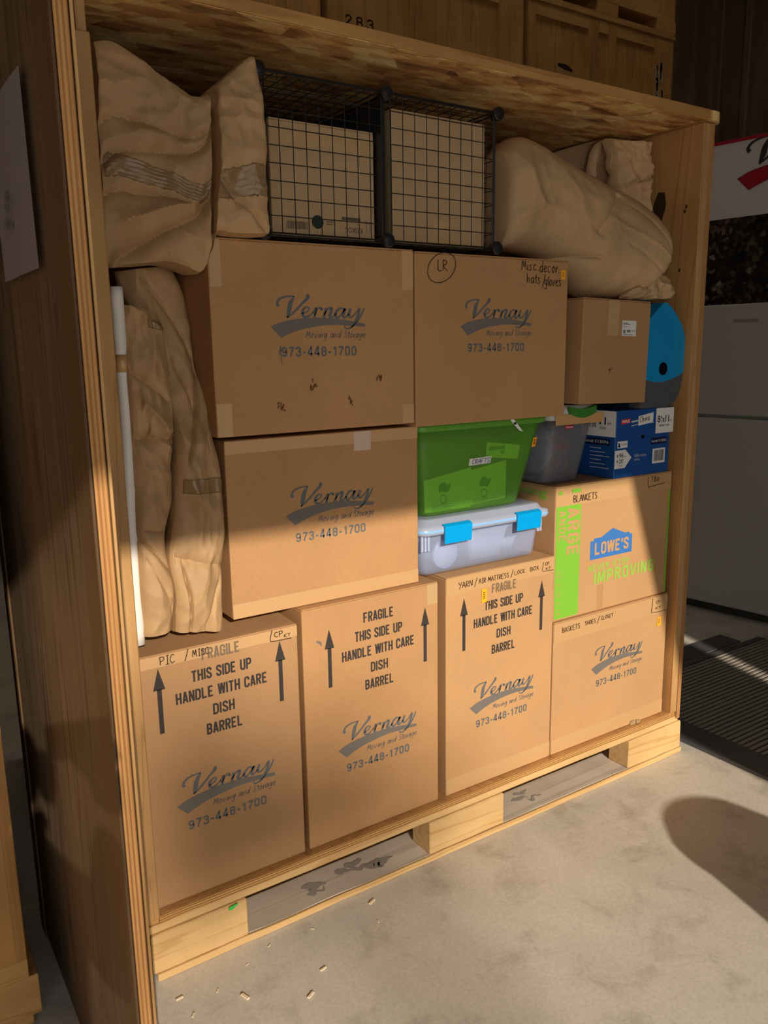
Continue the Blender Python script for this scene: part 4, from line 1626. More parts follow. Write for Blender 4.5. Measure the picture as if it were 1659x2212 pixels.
# smoky tote with green latch, sealed with tape
tt = thing('clear_tote', 'small clear tote with a dark green latch and tape, beside the blue paper carton', 'storage bin', (2.03, .22, 1.1475))
obj('tote_body', bin_shell(1.952, 2.118, 1.952, 2.155, .085, .42, .055, .45, 1.1475, 1.365, .03, .003), TOTE_CLEAR, tt, True)
bm = B()
loft_rings(bm, [(ring(2.054, .252, .106, .206, .03), 1.3655), (ring(2.054, .252, .110, .214, .03), 1.372), (ring(2.054, .252, .110, .214, .03), 1.392), (ring(2.054, .252, .102, .2, .03), 1.414)], True, True)
obj('tote_lid', bm, plain('milky_lid', (.6, .6, .56), .35), tt, True)
bm = B()
pts = []
for k in range(13):
    a = k / 12
    pts.append((2.005 + .125 * a, 1.388 - .016 * math.sin(PI * a)))
for k in range(13):
    a = 1 - k / 12
    pts.append((2.005 + .125 * a, 1.412 - .010 * math.sin(PI * a)))
prism(bm, pts, (0, .028, 0), (1, 0, 0), (0, 0, 1), .014)
obj('latch', bm, LATCH_GREEN, tt, label='dark green carry latch')
bm = B()
box(bm, 1.945, 2.172, .033, .0355, 1.352, 1.386, .0008)
obj('tape_strip', bm, TAPE_BROWN, tt, label='tan tape around the rim')
bm = B()
F = Face((0, .0745, 1.1475 + .0), (1, 0, 0), Vector((0, -.03, .2175)).normalized(), .002)
O2 = Face(Vector((0, .085, 1.1475)), (1, 0, 0), Vector((0, -.03, .2175)).normalized(), .002)
prism(bm, [(2.012, .190), (2.050, .189), (2.050, .201), (2.012, .203)], O2.at(0, 0), (1, 0, 0), O2.V, .0008)
rl = obj('red_label', bm, RED_BAND, tt, label='small red brand plate')
bm = B()
O2.text(bm, 'Rubbermaid', 2.015, 2.047, .193, .006, bold=.01, e=.0008)
obj('plate_lettering', bm, WHITE_LABEL, rl)


def lump(bm, c, r, amp, freq, seed, sub=4):
    q = bmesh.ops.create_icosphere(bm, subdivisions=sub, radius=1.0)
    for v in q['verts']:
        d = v.co.normalized()
        n = 1 - 2 * abs(noise.noise(d * freq + Vector((seed, seed, 0)))) + .5 * (1 - 2 * abs(noise.noise(d * freq * 2.3 + Vector((seed, 0, 1)))))
        k = 1 + amp * n
        v.co = Vector((c[0] + d.x * r[0] * k, c[1] + d.y * r[1] * k, c[2] + d.z * r[2] * k))


t = thing('plastic_bag', 'crinkled clear plastic bag stuffed in the left of the small tote', 'bag', (1.985, .2, 1.16))
bm = B()
lump(bm, (1.998, .20, 1.262), (.035, .085, .085), .12, 2.2, 3)
obj('bag_film', bm, FILM, t, True)
t = thing('gift_tin', 'grey tin with a red band and small figures inside the tote', 'tin', (2.065, .14, 1.16))
bm = B()
lathe(bm, (2.060, .15, 1.162), [(.036, 0), (.044, .12), (.046, .13), (.02, .132)], (0, 0, 1), 28)
obj('tin_body', bm, plain('grey_tin', (.2, .19, .2), .4), t, True)
bm = B()
lathe(bm, (2.060, .15, 1.255), [(.0455, 0), (.0475, .025), (.046, .026)], (0, 0, 1), 28)
obj('tin_band', bm, RED_BAND, t, True, 'red band')
bm = B()
for (u, v) in ((-.022, .045), (.018, .04)):
    for (dx, dz, r_) in ((0, 0, .008), (.003, .014, .006), (-.002, -.01, .006)):
        q = bmesh.ops.create_icosphere(bm, subdivisions=2, radius=r_)
        for vv in q['verts']:
            vv.co = Vector((2.06 + u + dx + vv.co.x, .15 - math.sqrt(max(0, .042 ** 2 - u * u)) + vv.co.y * .2, 1.165 + v + dz + vv.co.z))
obj('tin_figures', bm, plain('red_white_figures', (.6, .25, .22)), t)

# blue paper carton
PY = .02
pb = thing('paper_carton', 'royal blue copy paper carton with white lid corners, tagged China', 'box', (2.38, .15, 1.1475))
bm = B()
box(bm, 2.229, 2.524, PY + .008, PY + .40, 1.1475, 1.305, .002)
obj('carton_body', bm, BOX_BLUE, pb)
bm = B()
box(bm, 2.222, 2.532, PY, PY + .41, 1.293, 1.386, .002)
obj('carton_lid', bm, BOX_BLUE, pb)
F = Face((0, PY, 0), eps=.0006)
FB = Face((0, PY + .008, 0), eps=.0006)
FS = Face((2.222, 0, 0), (0, -1, 0), (0, 0, 1), eps=.0006)
FSB = Face((2.229, 0, 0), (0, -1, 0), (0, 0, 1), eps=.0006)
bm = B()
F.rect(bm, 2.432, 2.531, 1.2945, 1.3845)
FS.rect(bm, -PY - .16, -PY - .001, 1.2945, 1.3845)
FB.poly(bm, [(2.230, 1.182), (2.284, 1.182), (2.318, 1.217), (2.284, 1.247), (2.230, 1.246)])
FB.rect(bm, 2.242, 2.294, 1.254, 1.278)
FB.rect(bm, 2.432, 2.502, 1.184, 1.238)
obj('white_print', bm, WHITE_LABEL, pb, label='white printed panels')
bm = B()
F2 = Face((0, PY, 0), eps=.001)
F2.text(bm, '8', 2.440, 2.455, 1.333, .025, bold=.02)
F2.text(bm, '1', 2.458, 2.462, 1.346, .011)
F2.text(bm, '2', 2.457, 2.463, 1.332, .010)
F2.text(bm, 'x', 2.466, 2.480, 1.333, .016, bold=.02)
F2.text(bm, '11', 2.484, 2.504, 1.333, .025, bold=.02)
F2.text(bm, 'in', 2.508, 2.518, 1.334, .010)
F2.text(bm, 'letter size', 2.452, 2.508, 1.318, .010, bold=.01, ref='letter')
FB2 = Face((0, PY + .008, 0), eps=.001)
FB2.text(bm, '96', 2.252, 2.274, 1.219, .017, bold=.01)
FB2.text(bm, '20', 2.252, 2.274, 1.200, .015, bold=.01)
FB2.text(bm, '75 gsm', 2.250, 2.272, 1.187, .008)
FB2.rect(bm, 2.241, 2.246, 1.222, 1.231)
FB2.rect(bm, 2.241, 2.246, 1.203, 1.212)
FB2.rect(bm, 2.279, 2.289, 1.222, 1.224)
FB2.text(bm, 'Colorlok', 2.260, 2.290, 1.263, .008, ref='l')
FB2.line(bm, [(2.247, 1.272), (2.252, 1.266), (2.248, 1.261), (2.256, 1.259)], .006, smooth=False)
rnd = random.Random(77)
u = 2.440
while u < 2.494:
    w = rnd.choice((.001, .0016, .0026))
    FB2.rect(bm, u, u + w, 1.192, 1.232)
    u += w + rnd.choice((.001, .0015))
FS2 = Face((2.222, 0, 0), (0, -1, 0), (0, 0, 1), eps=.001)
FS2.text(bm, '11', -PY - .075, -PY - .045, 1.336, .026, bold=.02)
FS2.text(bm, 'in', -PY - .038, -PY - .022, 1.337, .010)
FS2.text(bm, 'size', -PY - .073, -PY - .043, 1.320, .011, ref='l')
obj('dark_lettering', bm, BOX_NAVY, pb, label='navy lettering and barcode')
bm = B()
FB.rect(bm, 2.420, 2.508, 1.254, 1.278, .0002)
FSB.rect(bm, -PY - .16, -PY - .03, 1.262, 1.286, .0002)
obj('navy_bar', bm, BOX_NAVY, pb)
bm = B()
FB3 = Face((0, PY + .008, 0), eps=.0012)
FB3.text(bm, 'Item# 513096', 2.424, 2.504, 1.2605, .011, bold=.01)
FB3.text(bm, '5000 sheets', 2.332, 2.396, 1.216, .010, ref='l')
FB3.text(bm, 'white', 2.332, 2.362, 1.203, .009, ref='l')
FSB3 = Face((2.229, 0, 0), (0, -1, 0), (0, 0, 1), eps=.0012)
FSB3.text(bm, 'Item# 513096', -PY - .155, -PY - .036, 1.268, .012, bold=.01)
for k in range(6):
    FSB3.rect(bm, -PY - .12, -PY - .07 + .02 * (k % 3), 1.25 - k * .014, 1.2525 - k * .014)
F2.line(bm, [(2.300, 1.330), (2.34, 1.334), (2.42, 1.335)], .0025)
F2.line(bm, [(2.300, 1.344), (2.335, 1.347)], .006)
obj('white_lettering', bm, plain('soft_white_print', (.5, .52, .58)), pb, label='white lettering')
bm = B()
F.slab(bm, 2.247, 2.293, 1.337, 1.354, .0004, .004)
rl = obj('red_plate', bm, plain('red_plate', (.6, .03, .04)), pb, label='red name plate')
bm = B()
F2.eps = .0014
F2.text(bm, 'STAPLES', 2.250, 2.290, 1.3425, .010, bold=.02)
obj('plate_lettering', bm, WHITE_LABEL, rl)
bm = B()
F.slab(bm, 2.337, 2.416, 1.328, 1.362, .0006, .010)
cl = obj('name_label', bm, WHITE_LABEL, pb, label='white label with handwritten China')
bm = B()
hand(Face((0, PY, 0), eps=.0016), bm, 'China', 2.344, 2.396, 1.340, .019, .0024, seed=44, slope=.006)
hand(Face((2.222, 0, 0), (0, -1, 0), (0, 0, 1), eps=.0012), bm, 'ina', -PY - .14, -PY - .09, 1.326, .02, .0026, seed=45)
obj('label_writing', bm, MARKER, cl)
bm = B()
cyl(bm, (2.374, PY + .0072, 1.288), (2.374, PY + .0078, 1.288), .009, n=18)
obj('painted_finger_hole', bm, HOLE_SHADE, pb)  # flat black disc stands in for the dark inside the hole

# blue and grey rounded board with a hole
t = thing('padded_board', 'bright blue and slate grey rounded board with a round hole against the right wall', 'toy', (2.45, .07, 1.3865))
arc = [(2.335, 1.500), (2.37, 1.486), (2.41, 1.478), (2.445, 1.477), (2.49, 1.484), (2.53, 1.494), (2.566, 1.507)]
top = [(2.568, 1.57), (2.567, 1.632), (2.548, 1.672), (2.516, 1.708), (2.482, 1.737), (2.455, 1.753), (2.44, 1.752), (2.40, 1.722), (2.36, 1.690), (2.33, 1.66)]
Yb = .016
bm = B()
prism(bm, arc + top, (0, Yb, 0), (1, 0, 0), (0, 0, 1), .05)
obj('blue_panel', bm, TOY_BLUE, t, label='bright blue panel')
bm = B()
low = [(2.335, 1.388), (2.47, 1.3875), (2.50, 1.389), (2.525, 1.402), (2.545, 1.425), (2.558, 1.455), (2.566, 1.505)]
prism(bm, low + list(reversed(arc)), (0, Yb + .0005, 0), (1, 0, 0), (0, 0, 1), .0495)
obj('grey_panel', bm, TOY_GREY, t, label='slate grey lower panel')
bm = B()
prism(bm, [(2.34, 1.3875), (2.50, 1.389), (2.55, 1.44), (2.56, 1.62), (2.50, 1.72), (2.42, 1.765), (2.37, 1.76), (2.34, 1.7)], (0, Yb + .0525, 0), (1, 0, 0), (0, 0, 1), .14)
obj('dark_body', bm, TOY_NAVY, t, label='dark navy body behind')
bm = B()
lathe(bm, (2.452, Yb - .0006, 1.524), [(.001, 0), (.0215, 0), (.0225, -.0006), (.0225, .0004)], (0, 1, 0), 26)
obj('painted_hole', bm, HOLE_SHADE, t, label='round black disc painted as a dark hole')


# ------------------------------------------------------------------ paper wrapped goods
def loft_pt(S, s, th, df, db, p, endq, disp):
    """s along, th around 0..1 (first half front)"""
    n = len(S) - 1
    f = max(0.0, min(.99999, s)) * n
    i = int(f)
    u = f - i
    P = S[i][0].lerp(S[i + 1][0], u)
    Q = S[i][1].lerp(S[i + 1][1], u)
    front = th < .5
    t = th * 2 if front else 2 - th * 2
    # flatten ends of the across profile
    a = abs(2 * t - 1)
    pr = (max(0, 1 - a ** p)) ** (1 / p)
    e = (max(0, 1 - abs(2 * s - 1) ** endq)) ** (1 / endq)
    e = .25 + .75 * e
    pos = P.lerp(Q, t)
    d = (df if front else db) * pr * e
    y = -d if front else d
    c = disp(s, t, pos) * (1 if front else .3) * min(1, pr * 2.5)
    return pos + Vector((0, y - c, 0)), t


def crumple(amp, freq, seed, creases=(), stretch=(1, 1, 1), extra=None):
    def fn(s, t, pos):
        q = Vector((pos.x * stretch[0], pos.y * stretch[1], pos.z * stretch[2])) * freq + Vector((seed, seed * .7, seed * .3))
        w = Vector((noise.noise(q * .6 + Vector((9, 0, 0))), 0, noise.noise(q * .6 + Vector((0, 7, 0))))) * .6
        q = q + w
        d = (1 - 2.2 * abs(noise.noise(q))) * .55 + (1 - 2.2 * abs(noise.noise(q * 2.1 + Vector((3, 3, 3))))) * .28 + (1 - 2.2 * abs(noise.noise(q * 4.7))) * .12
        vq = q * 1.15
        f1 = noise.voronoi(vq)[0][0]
        f2 = noise.voronoi(q * 2.9 + Vector((5, 1, 2)))[0][0]
        k = amp * (d * .4 + (f1 - .5) * 2.2 + (f2 - .5) * .9)
        if extra:
            k *= extra(s, t)
        for (s0, t0, s1, t1, am, wd) in creases:
            ax, ay = s1 - s0, t1 - t0
            L = ax * ax + ay * ay
            h = max(0, min(1, ((s - s0) * ax + (t - t0) * ay) / L))
            dd = math.hypot(s - s0 - ax * h, t - t0 - ay * h)
            k += am * math.exp(-(dd / wd) ** 1.25)
        return k
    return fn


def stations(pairs, n):
    A = smooth_line([Vector(p[0]) for p in pairs], n)
    C = smooth_line([Vector(p[1]) for p in pairs], n)
    return [(a, c) for a, c in zip(A, C)]


def paper_loft(pairs, df, db, disp, nu=90, nv=64, p=2.3, endq=6):
    S = stations(pairs, 8)
    bm = B()
    R = []
    for i in range(nu + 1):
        row = []
        for j in range(nv):
            pos, _ = loft_pt(S, i / nu, (j + .0) / nv, df, db, p, endq, disp)
            row.append(bm.verts.new(pos))
        R.append(row)
    for i in range(nu):
        for j in range(nv):
            bm.faces.new((R[i][j], R[i + 1][j], R[i + 1][(j + 1) % nv], R[i][(j + 1) % nv]))
    for row, flip in ((R[0], False), (R[-1], True)):
        c = sum((v.co for v in row), Vector()) / nv
        cv = bm.verts.new(c)
        for j in range(nv):
            bm.faces.new((cv, row[j], row[(j + 1) % nv]) if flip else (cv, row[(j + 1) % nv], row[j]))
    bmesh.ops.recalc_face_normals(bm, faces=bm.faces)
    return bm


def paper_strip(pairs, df, db, disp, s0, s1, t0, t1, lift=.003, p=2.3, endq=6, n=60, m=14, rag=.0, seed=0):
    """tape lying on the front of a paper loft"""
    S = stations(pairs, 8)
    bm = B()
    G = []
    for i in range(n + 1):
        row = []
        for j in range(m + 1):
            s = s0 + (s1 - s0) * i / n
            t = t0 + (t1 - t0) * j / m
            if rag and j in (0, m):
                t += rag * noise.noise(Vector((i * .5, j, seed)))
            pos, _ = loft_pt(S, s, t / 2, df, db, p, endq, disp)
            row.append(bm.verts.new(pos + Vector((0, -lift - .0016 * noise.noise(Vector((i * .9, j * 1.3, seed))) - .0016 * math.sin(j * 2.2 + 2.5 * noise.noise(Vector((i * .12, 0, seed)))), .0015 * noise.noise(Vector((i * .4, j * 2.0, seed + 4)))))))
        G.append(row)
    for i in range(n):
        for j in range(m):
            bm.faces.new((G[i][j], G[i + 1][j], G[i + 1][j + 1], G[i][j + 1]))
    bmesh.ops.solidify(bm, geom=list(bm.faces), thickness=.0005)
    bmesh.ops.recalc_face_normals(bm, faces=bm.faces)
    return bm


def auto_smooth(o, deg=28):
    for p_ in o.data.polygons:
        p_.use_smooth = True
    me = o.data
    bm = bmesh.new()
    bm.from_mesh(me)
    for e in bm.edges:
        if len(e.link_faces) == 2 and e.calc_face_angle(0) > math.radians(deg):
            e.smooth = False
    bm.to_mesh(me)
    bm.free()


PARCEL = [
    ((0.550, 0.100, 2.279), (0.532, 0.100, 1.799)),
    ((0.593, 0.100, 2.286), (0.564, 0.100, 1.804)),
    ((0.654, 0.090, 2.248), (0.621, 0.090, 1.808)),
    ((0.712, 0.080, 2.209), (0.673, 0.080, 1.813)),
    ((0.748, 0.060, 2.185), (0.716, 0.060, 1.801)),
    ((0.775, 0.050, 2.186), (0.750, 0.050, 1.792)),
    ((0.790, 0.040, 2.200), (0.768, 0.040, 1.829)),
    ((0.794, 0.010, 2.204), (0.770, 0.010, 1.878)),
    ((0.828, 0.000, 2.233), (0.807, 0.000, 1.877)),
    ((0.868, -0.010, 2.268), (0.856, -0.010, 1.876)),
    ((0.883, -0.010, 2.260), (0.898, -0.010, 1.879)),
]
BUNB = [
    ((0.599, 0.220, 1.807), (0.736, 0.220, 1.825)),
    ((0.609, 0.210, 1.747), (0.764, 0.210, 1.750)),
    ((0.640, 0.190, 1.657), (0.768, 0.190, 1.656)),
    ((0.655, 0.165, 1.565), (0.765, 0.165, 1.574)),
    ((0.669, 0.130, 1.474), (0.772, 0.130, 1.480)),
    ((0.666, 0.090, 1.385), (0.770, 0.090, 1.389)),
    ((0.655, 0.065, 1.319), (0.779, 0.065, 1.313)),
    ((0.646, 0.060, 1.228), (0.777, 0.060, 1.212)),
    ((0.626, 0.060, 1.112), (0.769, 0.060, 1.090)),
    ((0.633, 0.060, 1.015), (0.763, 0.060, 0.991)),
    ((0.627, 0.060, 0.916), (0.758, 0.060, 0.895)),
]
BUNA = [
    ((0.556, 0.090, 1.723), (0.648, 0.090, 1.700)),
    ((0.554, 0.080, 1.654), (0.661, 0.080, 1.632)),
    ((0.554, 0.070, 1.580), (0.666, 0.070, 1.566)),
    ((0.555, 0.070, 1.515), (0.667, 0.070, 1.511)),
    ((0.555, 0.070, 1.450), (0.663, 0.070, 1.432)),
    ((0.552, 0.070, 1.351), (0.656, 0.070, 1.341)),
    ((0.552, 0.070, 1.260), (0.649, 0.070, 1.249)),
    ((0.550, 0.070, 1.180), (0.628, 0.070, 1.181)),
    ((0.549, 0.070, 1.134), (0.627, 0.070, 1.122)),
    ((0.547, 0.070, 1.052), (0.637, 0.070, 1.036)),
    ((0.545, 0.070, 0.918), (0.627, 0.070, 0.918)),
]
R1 = [
    ((1.800, 0.200, 2.209), (1.804, 0.200, 1.916)),
    ((1.863, 0.200, 2.257), (1.880, 0.200, 1.912)),
    ((1.933, 0.200, 2.258), (1.984, 0.200, 1.895)),
    ((2.066, 0.190, 2.207), (2.083, 0.190, 1.838)),
    ((2.288, 0.170, 2.138), (2.154, 0.170, 1.777)),
    ((2.397, 0.130, 2.086), (2.273, 0.130, 1.769)),
    ((2.451, 0.100, 2.032), (2.334, 0.100, 1.777)),
    ((2.463, 0.080, 1.929), (2.391, 0.080, 1.824)),
]
R1T = [
    ((2.252, 0.060, 1.765), (2.412, 0.060, 1.882)),
    ((2.299, 0.050, 1.762), (2.437, 0.050, 1.873)),
    ((2.384, 0.050, 1.762), (2.475, 0.050, 1.840)),
    ((2.486, 0.050, 1.764), (2.500, 0.050, 1.806)),
]
R2 = [
    ((2.380, 0.600, 2.333), (2.404, 0.600, 2.183)),
    ((2.414, 0.450, 2.345), (2.439, 0.450, 2.094)),
    ((2.421, 0.320, 2.345), (2.449, 0.320, 2.027)),
    ((2.402, 0.260, 2.335), (2.434, 0.260, 2.016)),
    ((2.468, 0.230, 2.330), (2.502, 0.230, 2.016)),
    ((2.545, 0.210, 2.330), (2.545, 0.210, 2.017)),
]

# big parcel, upper left
t = thing('paper_parcel', 'large crumpled kraft paper parcel with a taped waist, top left in the crate', 'parcel', (.72, .12, 1.80), 0, 'kraft paper parcels')
dP = crumple(.015, 8.0, 2.3, creases=[
    (.58, .02, .60, 1.0, -.02, .018), (.0, .55, .55, .25, -.022, .03), (.02, .36, .5, .22, -.012, .02),
    (.1, .98, .52, .62, -.03, .035), (.12, .80, .5, .56, .018, .03), (.68, .62, .98, .98, -.012, .015),
    (.62, .1, .7, .9, .01, .05), (.0, .68, .5, .6, -.014, .02)])
o = obj('paper_wrap', paper_loft(PARCEL, .05, .12, dP, 230, 170, 5, 12), KRAFT, t)
auto_smooth(o, 17)
for a, b, c, d in ((.02, .57, .50, .60), (.60, .985, .60, .78)):
    obj('tape_strip', paper_strip(PARCEL, .05, .12, dP, a, b, c, d, 0.002, 5, 12, rag=.01, seed=a), TAPE_CLEAR, t, True, 'shiny clear tape')
obj('tape_strip', paper_strip(PARCEL, .05, .12, dP, .565, .615, .12, .98, 0.002, 5, 12, n=10, m=40), TAPE_BROWN, t, True, 'shiny clear tape')

# two upright bundles at the left wall
t = thing('paper_bundle', 'tall kraft paper bundle leaning against the left cartons, taped at its middle', 'parcel', (.72, .15, .90), 0, 'kraft paper parcels')
dB = crumple(.013, 8.5, 5.1, creases=[
    (.05, .3, .28, .9, -.012, .02), (.33, .9, .55, .25, -.022, .018), (.38, .98, .6, .5, .012, .03), (.28, .4, .5, .75, -.01, .02),
    (.80, .1, .82, .98, -.012, .012), (.83, .22, .98, .28, -.014, .02), (.86, .9, .98, .6, -.01, .02), (.45, .1, .75, .5, .006, .05)], stretch=(1.2, 1, .6))
o = obj('paper_wrap', paper_loft(BUNB, .05, .08, dB, 260, 100, 2.6, 18), KRAFT, t)
auto_smooth(o, 17)
obj('tape_strip', paper_strip(BUNB, .05, .08, dB, .615, .655, .12, .95, 0.002, 2.6, 18, n=10, m=20, rag=.0, seed=3), TAPE_CLEAR, t, True, 'shiny clear tape')
t = thing('paper_bundle', 'shorter kraft paper bundle standing between the white tube and the taller bundle', 'parcel', (.60, .1, .90), 0, 'kraft paper parcels')
dA = crumple(.013, 9.5, 8.4, creases=[
    (.0, .2, .06, .95, .012, .03), (.22, .1, .33, .9, -.014, .02), (.33, .25, .42, .85, .022, .03), (.44, .1, .43, .95, -.028, .018),
    (.46, .95, .42, .4, .014, .02), (.68, .2, .70, .8, -.008, .01), (.72, .02, .86, .95, -.012, .014), (.82, .2, .95, .9, -.008, .02)], stretch=(1.2, 1, .7))
o = obj('paper_wrap', paper_loft(BUNA, .05, .06, dA, 240, 90, 2.6, 18), KRAFT, t)
auto_smooth(o, 17)
obj('tape_strip', paper_strip(BUNA, .05, .06, dA, .035, .065, .55, .95, 0.002, 2.6, 18, n=8, m=14), TAPE_CLEAR, t, True, 'shiny clear tape')

# right hand parcels
t = thing('paper_parcel', 'big rounded kraft paper parcel slumping over the hats carton, upper right', 'parcel', (2.12, .18, 1.77), 0, 'kraft paper parcels')
dR = crumple(.009, 6.0, 1.7, creases=[
    (.56, .12, .50, .55, -.016, .012), (.30, 1.0, .52, .72, -.018, .012), (.52, .2, .55, .9, .006, .05), (.05, .1, .2, .6, .01, .04),
    (.55, .35, .95, .5, .004, .02), (.6, .15, .97, .4, -.005, .012), (.62, .5, .95, .75, -.004, .012)])
o = obj('paper_wrap', paper_loft(R1, .13, .12, dR, 220, 140, 2.2, 4), KRAFT2, t)
auto_smooth(o, 17)
o = obj('paper_end', paper_loft(R1T, .028, .02, crumple(.018, 16, 4.2), 50, 40, 2.2, 6), KRAFT2, t, label='crumpled loose end of the paper')
auto_smooth(o, 35)
t = thing('paper_parcel', 'crumpled kraft paper parcel wedged under the lid in the upper right corner', 'parcel', (2.45, .35, 2.02), 0, 'kraft paper parcels')
dR2 = crumple(.022, 11, 6.6, creases=[(.58, .0, .60, 1.0, -.035, .02), (.7, .5, .98, .4, -.02, .02)], extra=lambda s, tt_: .3 if s < .5 else 1.0)
o = obj('paper_wrap', paper_loft(R2, .03, .10, dR2, 180, 120, 2.6, 10), KRAFT2, t)
auto_smooth(o, 35)

# white tube
t = thing('cardboard_tube', 'long thin white tube wrapped with tan tape beside the left wall', 'tube', (.527, .05, .90))
TP = [(.5525, .05, 1.757), (.5520, .05, 1.571), (.5510, .05, 1.409), (.5430, .05, 1.186), (.5400, .045, .903)]
bm = B()
line = smooth_line([Vector(p) for p in TP], 6)
for i in range(len(line) - 1):
    cyl(bm, line[i], line[i + 1], .0145, .0145, 16, caps=(i in (0, len(line) - 2)))
bmesh.ops.remove_doubles(bm, verts=bm.verts, dist=.0001)
obj('tube', bm, TUBE_WHITE, t, True)
for z0, z1, xx in ((1.565, 1.605, .552), (.955, 1.000, .5418)):
    bm = B()
    cyl(bm, (xx, .049, z0), (xx + .0004, .0495, z1), .0155, .0155, 18)
    obj('tape_band', bm, TAPE_BROWN, t, True, 'tan tape band')

# ------------------------------------------------------------------ wire cube rack and the cartons in it
rk = thing('wire_cube_rack', 'black wire grid cube rack of two cells on top of the moving cartons', 'rack', (1.29, .2, 1.876))
RX = (.914, 1.279, 1.664)
RY0, RY1 = .02, .37
RZ = (1.895, 2.262)


def wire(bm, p, q, r=.0013, n=5):
    cyl(bm, p, q, r, r, n, True)


def wire_panel(nm, o_, u, v, nu=9, nv=9, fr=.0024):
    o_, u, v = Vector(o_), Vector(u), Vector(v)
    bm = B()
    for i in range(nu + 1):
        a = i / nu
        wire(bm, o_ + u * a, o_ + u * a + v, fr if i in (0, nu) else .0013)
    for j in range(nv + 1):
        b = j / nv
        wire(bm, o_ + v * b, o_ + v * b + u, fr if j in (0, nv) else .0013)
    obj(nm, bm, BLACK_WIRE, rk)


g = .014
for i in range(2):
    a, b = RX[i] + g, RX[i + 1] - g
    wire_panel('front_grid', (a, RY0, RZ[0]), (b - a, 0, 0), (0, 0, RZ[1] - RZ[0]))
    wire_panel('back_grid', (a, RY1, RZ[0]), (b - a, 0, 0), (0, 0, RZ[1] - RZ[0]))
    wire_panel('top_grid', (a, RY0, RZ[1] + .004), (b - a, 0, 0), (0, RY1 - RY0, 0))
    wire_panel('bottom_grid', (a, RY0, RZ[0] - .006), (b - a, 0, 0), (0, RY1 - RY0, 0))
for xx in RX:
    wire_panel('side_grid', (xx, RY0 + .01, RZ[0]), (0, RY1 - RY0 - .02, 0), (0, 0, RZ[1] - RZ[0]))
for xx in RX:
    for yy in (RY0, RY1):
        for zz in RZ:
            bm = B()
            sg = -1 if yy == RY0 else 1
            lathe(bm, (xx, yy, zz), [(.019, 0), (.019, sg * .008), (.016, sg * .012), (.006, sg * .014)] if sg > 0 else [(.006, -.014), (.016, -.012), (.019, -.008), (.019, 0)], (0, 1, 0), 20)
            for (dx, dz) in ((1, 0), (-1, 0), (0, 1 if zz == RZ[0] else -1)):
                box(bm, xx + dx * .008 - .007, xx + dx * .008 + .007, min(yy, yy - sg * .02), max(yy, yy - sg * .02), zz + dz * .008 - .007, zz + dz * .008 + .007)
            obj('connector', bm, BLACK_PLASTIC, rk)
# added black sheets stand in for dense wires and the dark behind them
bm = B()
box(bm, RX[1] - .0125, RX[1] - .0045, RY0 + .006, RY1 - .02, RZ[0] + .012, RZ[1] - .012, .001)
obj('dark_fill_sheet', bm, BLACK_PLASTIC, rk, label='black sheet standing in for the dark between the cells')
bm = B()
box(bm, RX[0] + .0045, RX[0] + .0105, RY0 + .006, RY1 - .02, RZ[0] + .012, RZ[1] - .012, .001)
obj('dark_fill_sheet', bm, BLACK_PLASTIC, rk)

k1 = carton('flat_pack_carton', 'carton with upside-down printing in the left cell of the wire rack', .955, 1.262, .055, .34, 1.8945, 2.172, CB_PALE, group=None)
F = Face((0, .055, 0), eps=.0008)
bm = B()
rnd = random.Random(9)
u = .995
while u < 1.055:
    w = rnd.choice((.001, .0016, .0024))
    F.rect(bm, u, u + w, 1.913, 1.932)
    u += w + rnd.choice((.001, .0016))
F.text(bm, 'RÅSKOG', 1.222, 1.222 - .055, 1.927, -.018, bold=.01)
F.rect(bm, 1.158, 1.216, 1.944, 1.952)
F.rect(bm, 1.11, 1.135, 1.936, 1.9375)
F.rect(bm, 1.11, 1.13, 1.930, 1.9315)
for xx in (1.234, 1.246):
    F.line(bm, [(xx, 1.915), (xx, 1.945)], .0015, smooth=False)
    F.line(bm, [(xx - .004, 1.939), (xx, 1.945), (xx + .004, 1.939)], .0015, smooth=False)
obj('upside_down_print', bm, plain('faded_black_print', (.1, .075, .05)), k1, label='upside-down lettering and barcode')
bm = B()
cyl(bm, (1.085, .0542, 1.934), (1.085, .0537, 1.934), .017, n=28)
obj('round_sticker', bm, plain('dark_green_sticker', (.02, .03, .022)), k1, label='round dark sticker')
bm = B()
F.eps = .0004
F.slab(bm, .958, 1.26, 2.118, 2.150, .0004)
obj('tape_strip', bm, TAPE_CLEAR, k1)
k2 = carton('flat_pack_carton', 'plain carton with taped lower edge in the right cell of the wire rack', 1.318, 1.648, .055, .34, 1.8945, 2.240, CB_PALE, group=None)
bm = B()
F.slab(bm, 1.32, 1.646, 1.897, 1.912, .0004)
F.slab(bm, 1.46, 1.53, 1.9125, 1.965, .0004)
obj('tape_strip', bm, TAPE_CLEAR, k2)

# ------------------------------------------------------------------ refrigerator and banner at the right
RZF = math.radians(8.6)
fr = thing('refrigerator', 'white top-freezer refrigerator standing right of the open crate', 'refrigerator', (4.30, .62, 0), RZF)
MF = WM[fr.name]


def fbox(nm, x0, x1, y0, y1, z0, z1, m, bev=.006, label=None):
    bm = B()
    box(bm, x0, x1, y0, y1, z0, z1, bev, MF, seg=2)
    return obj(nm, bm, m, fr, label=label)


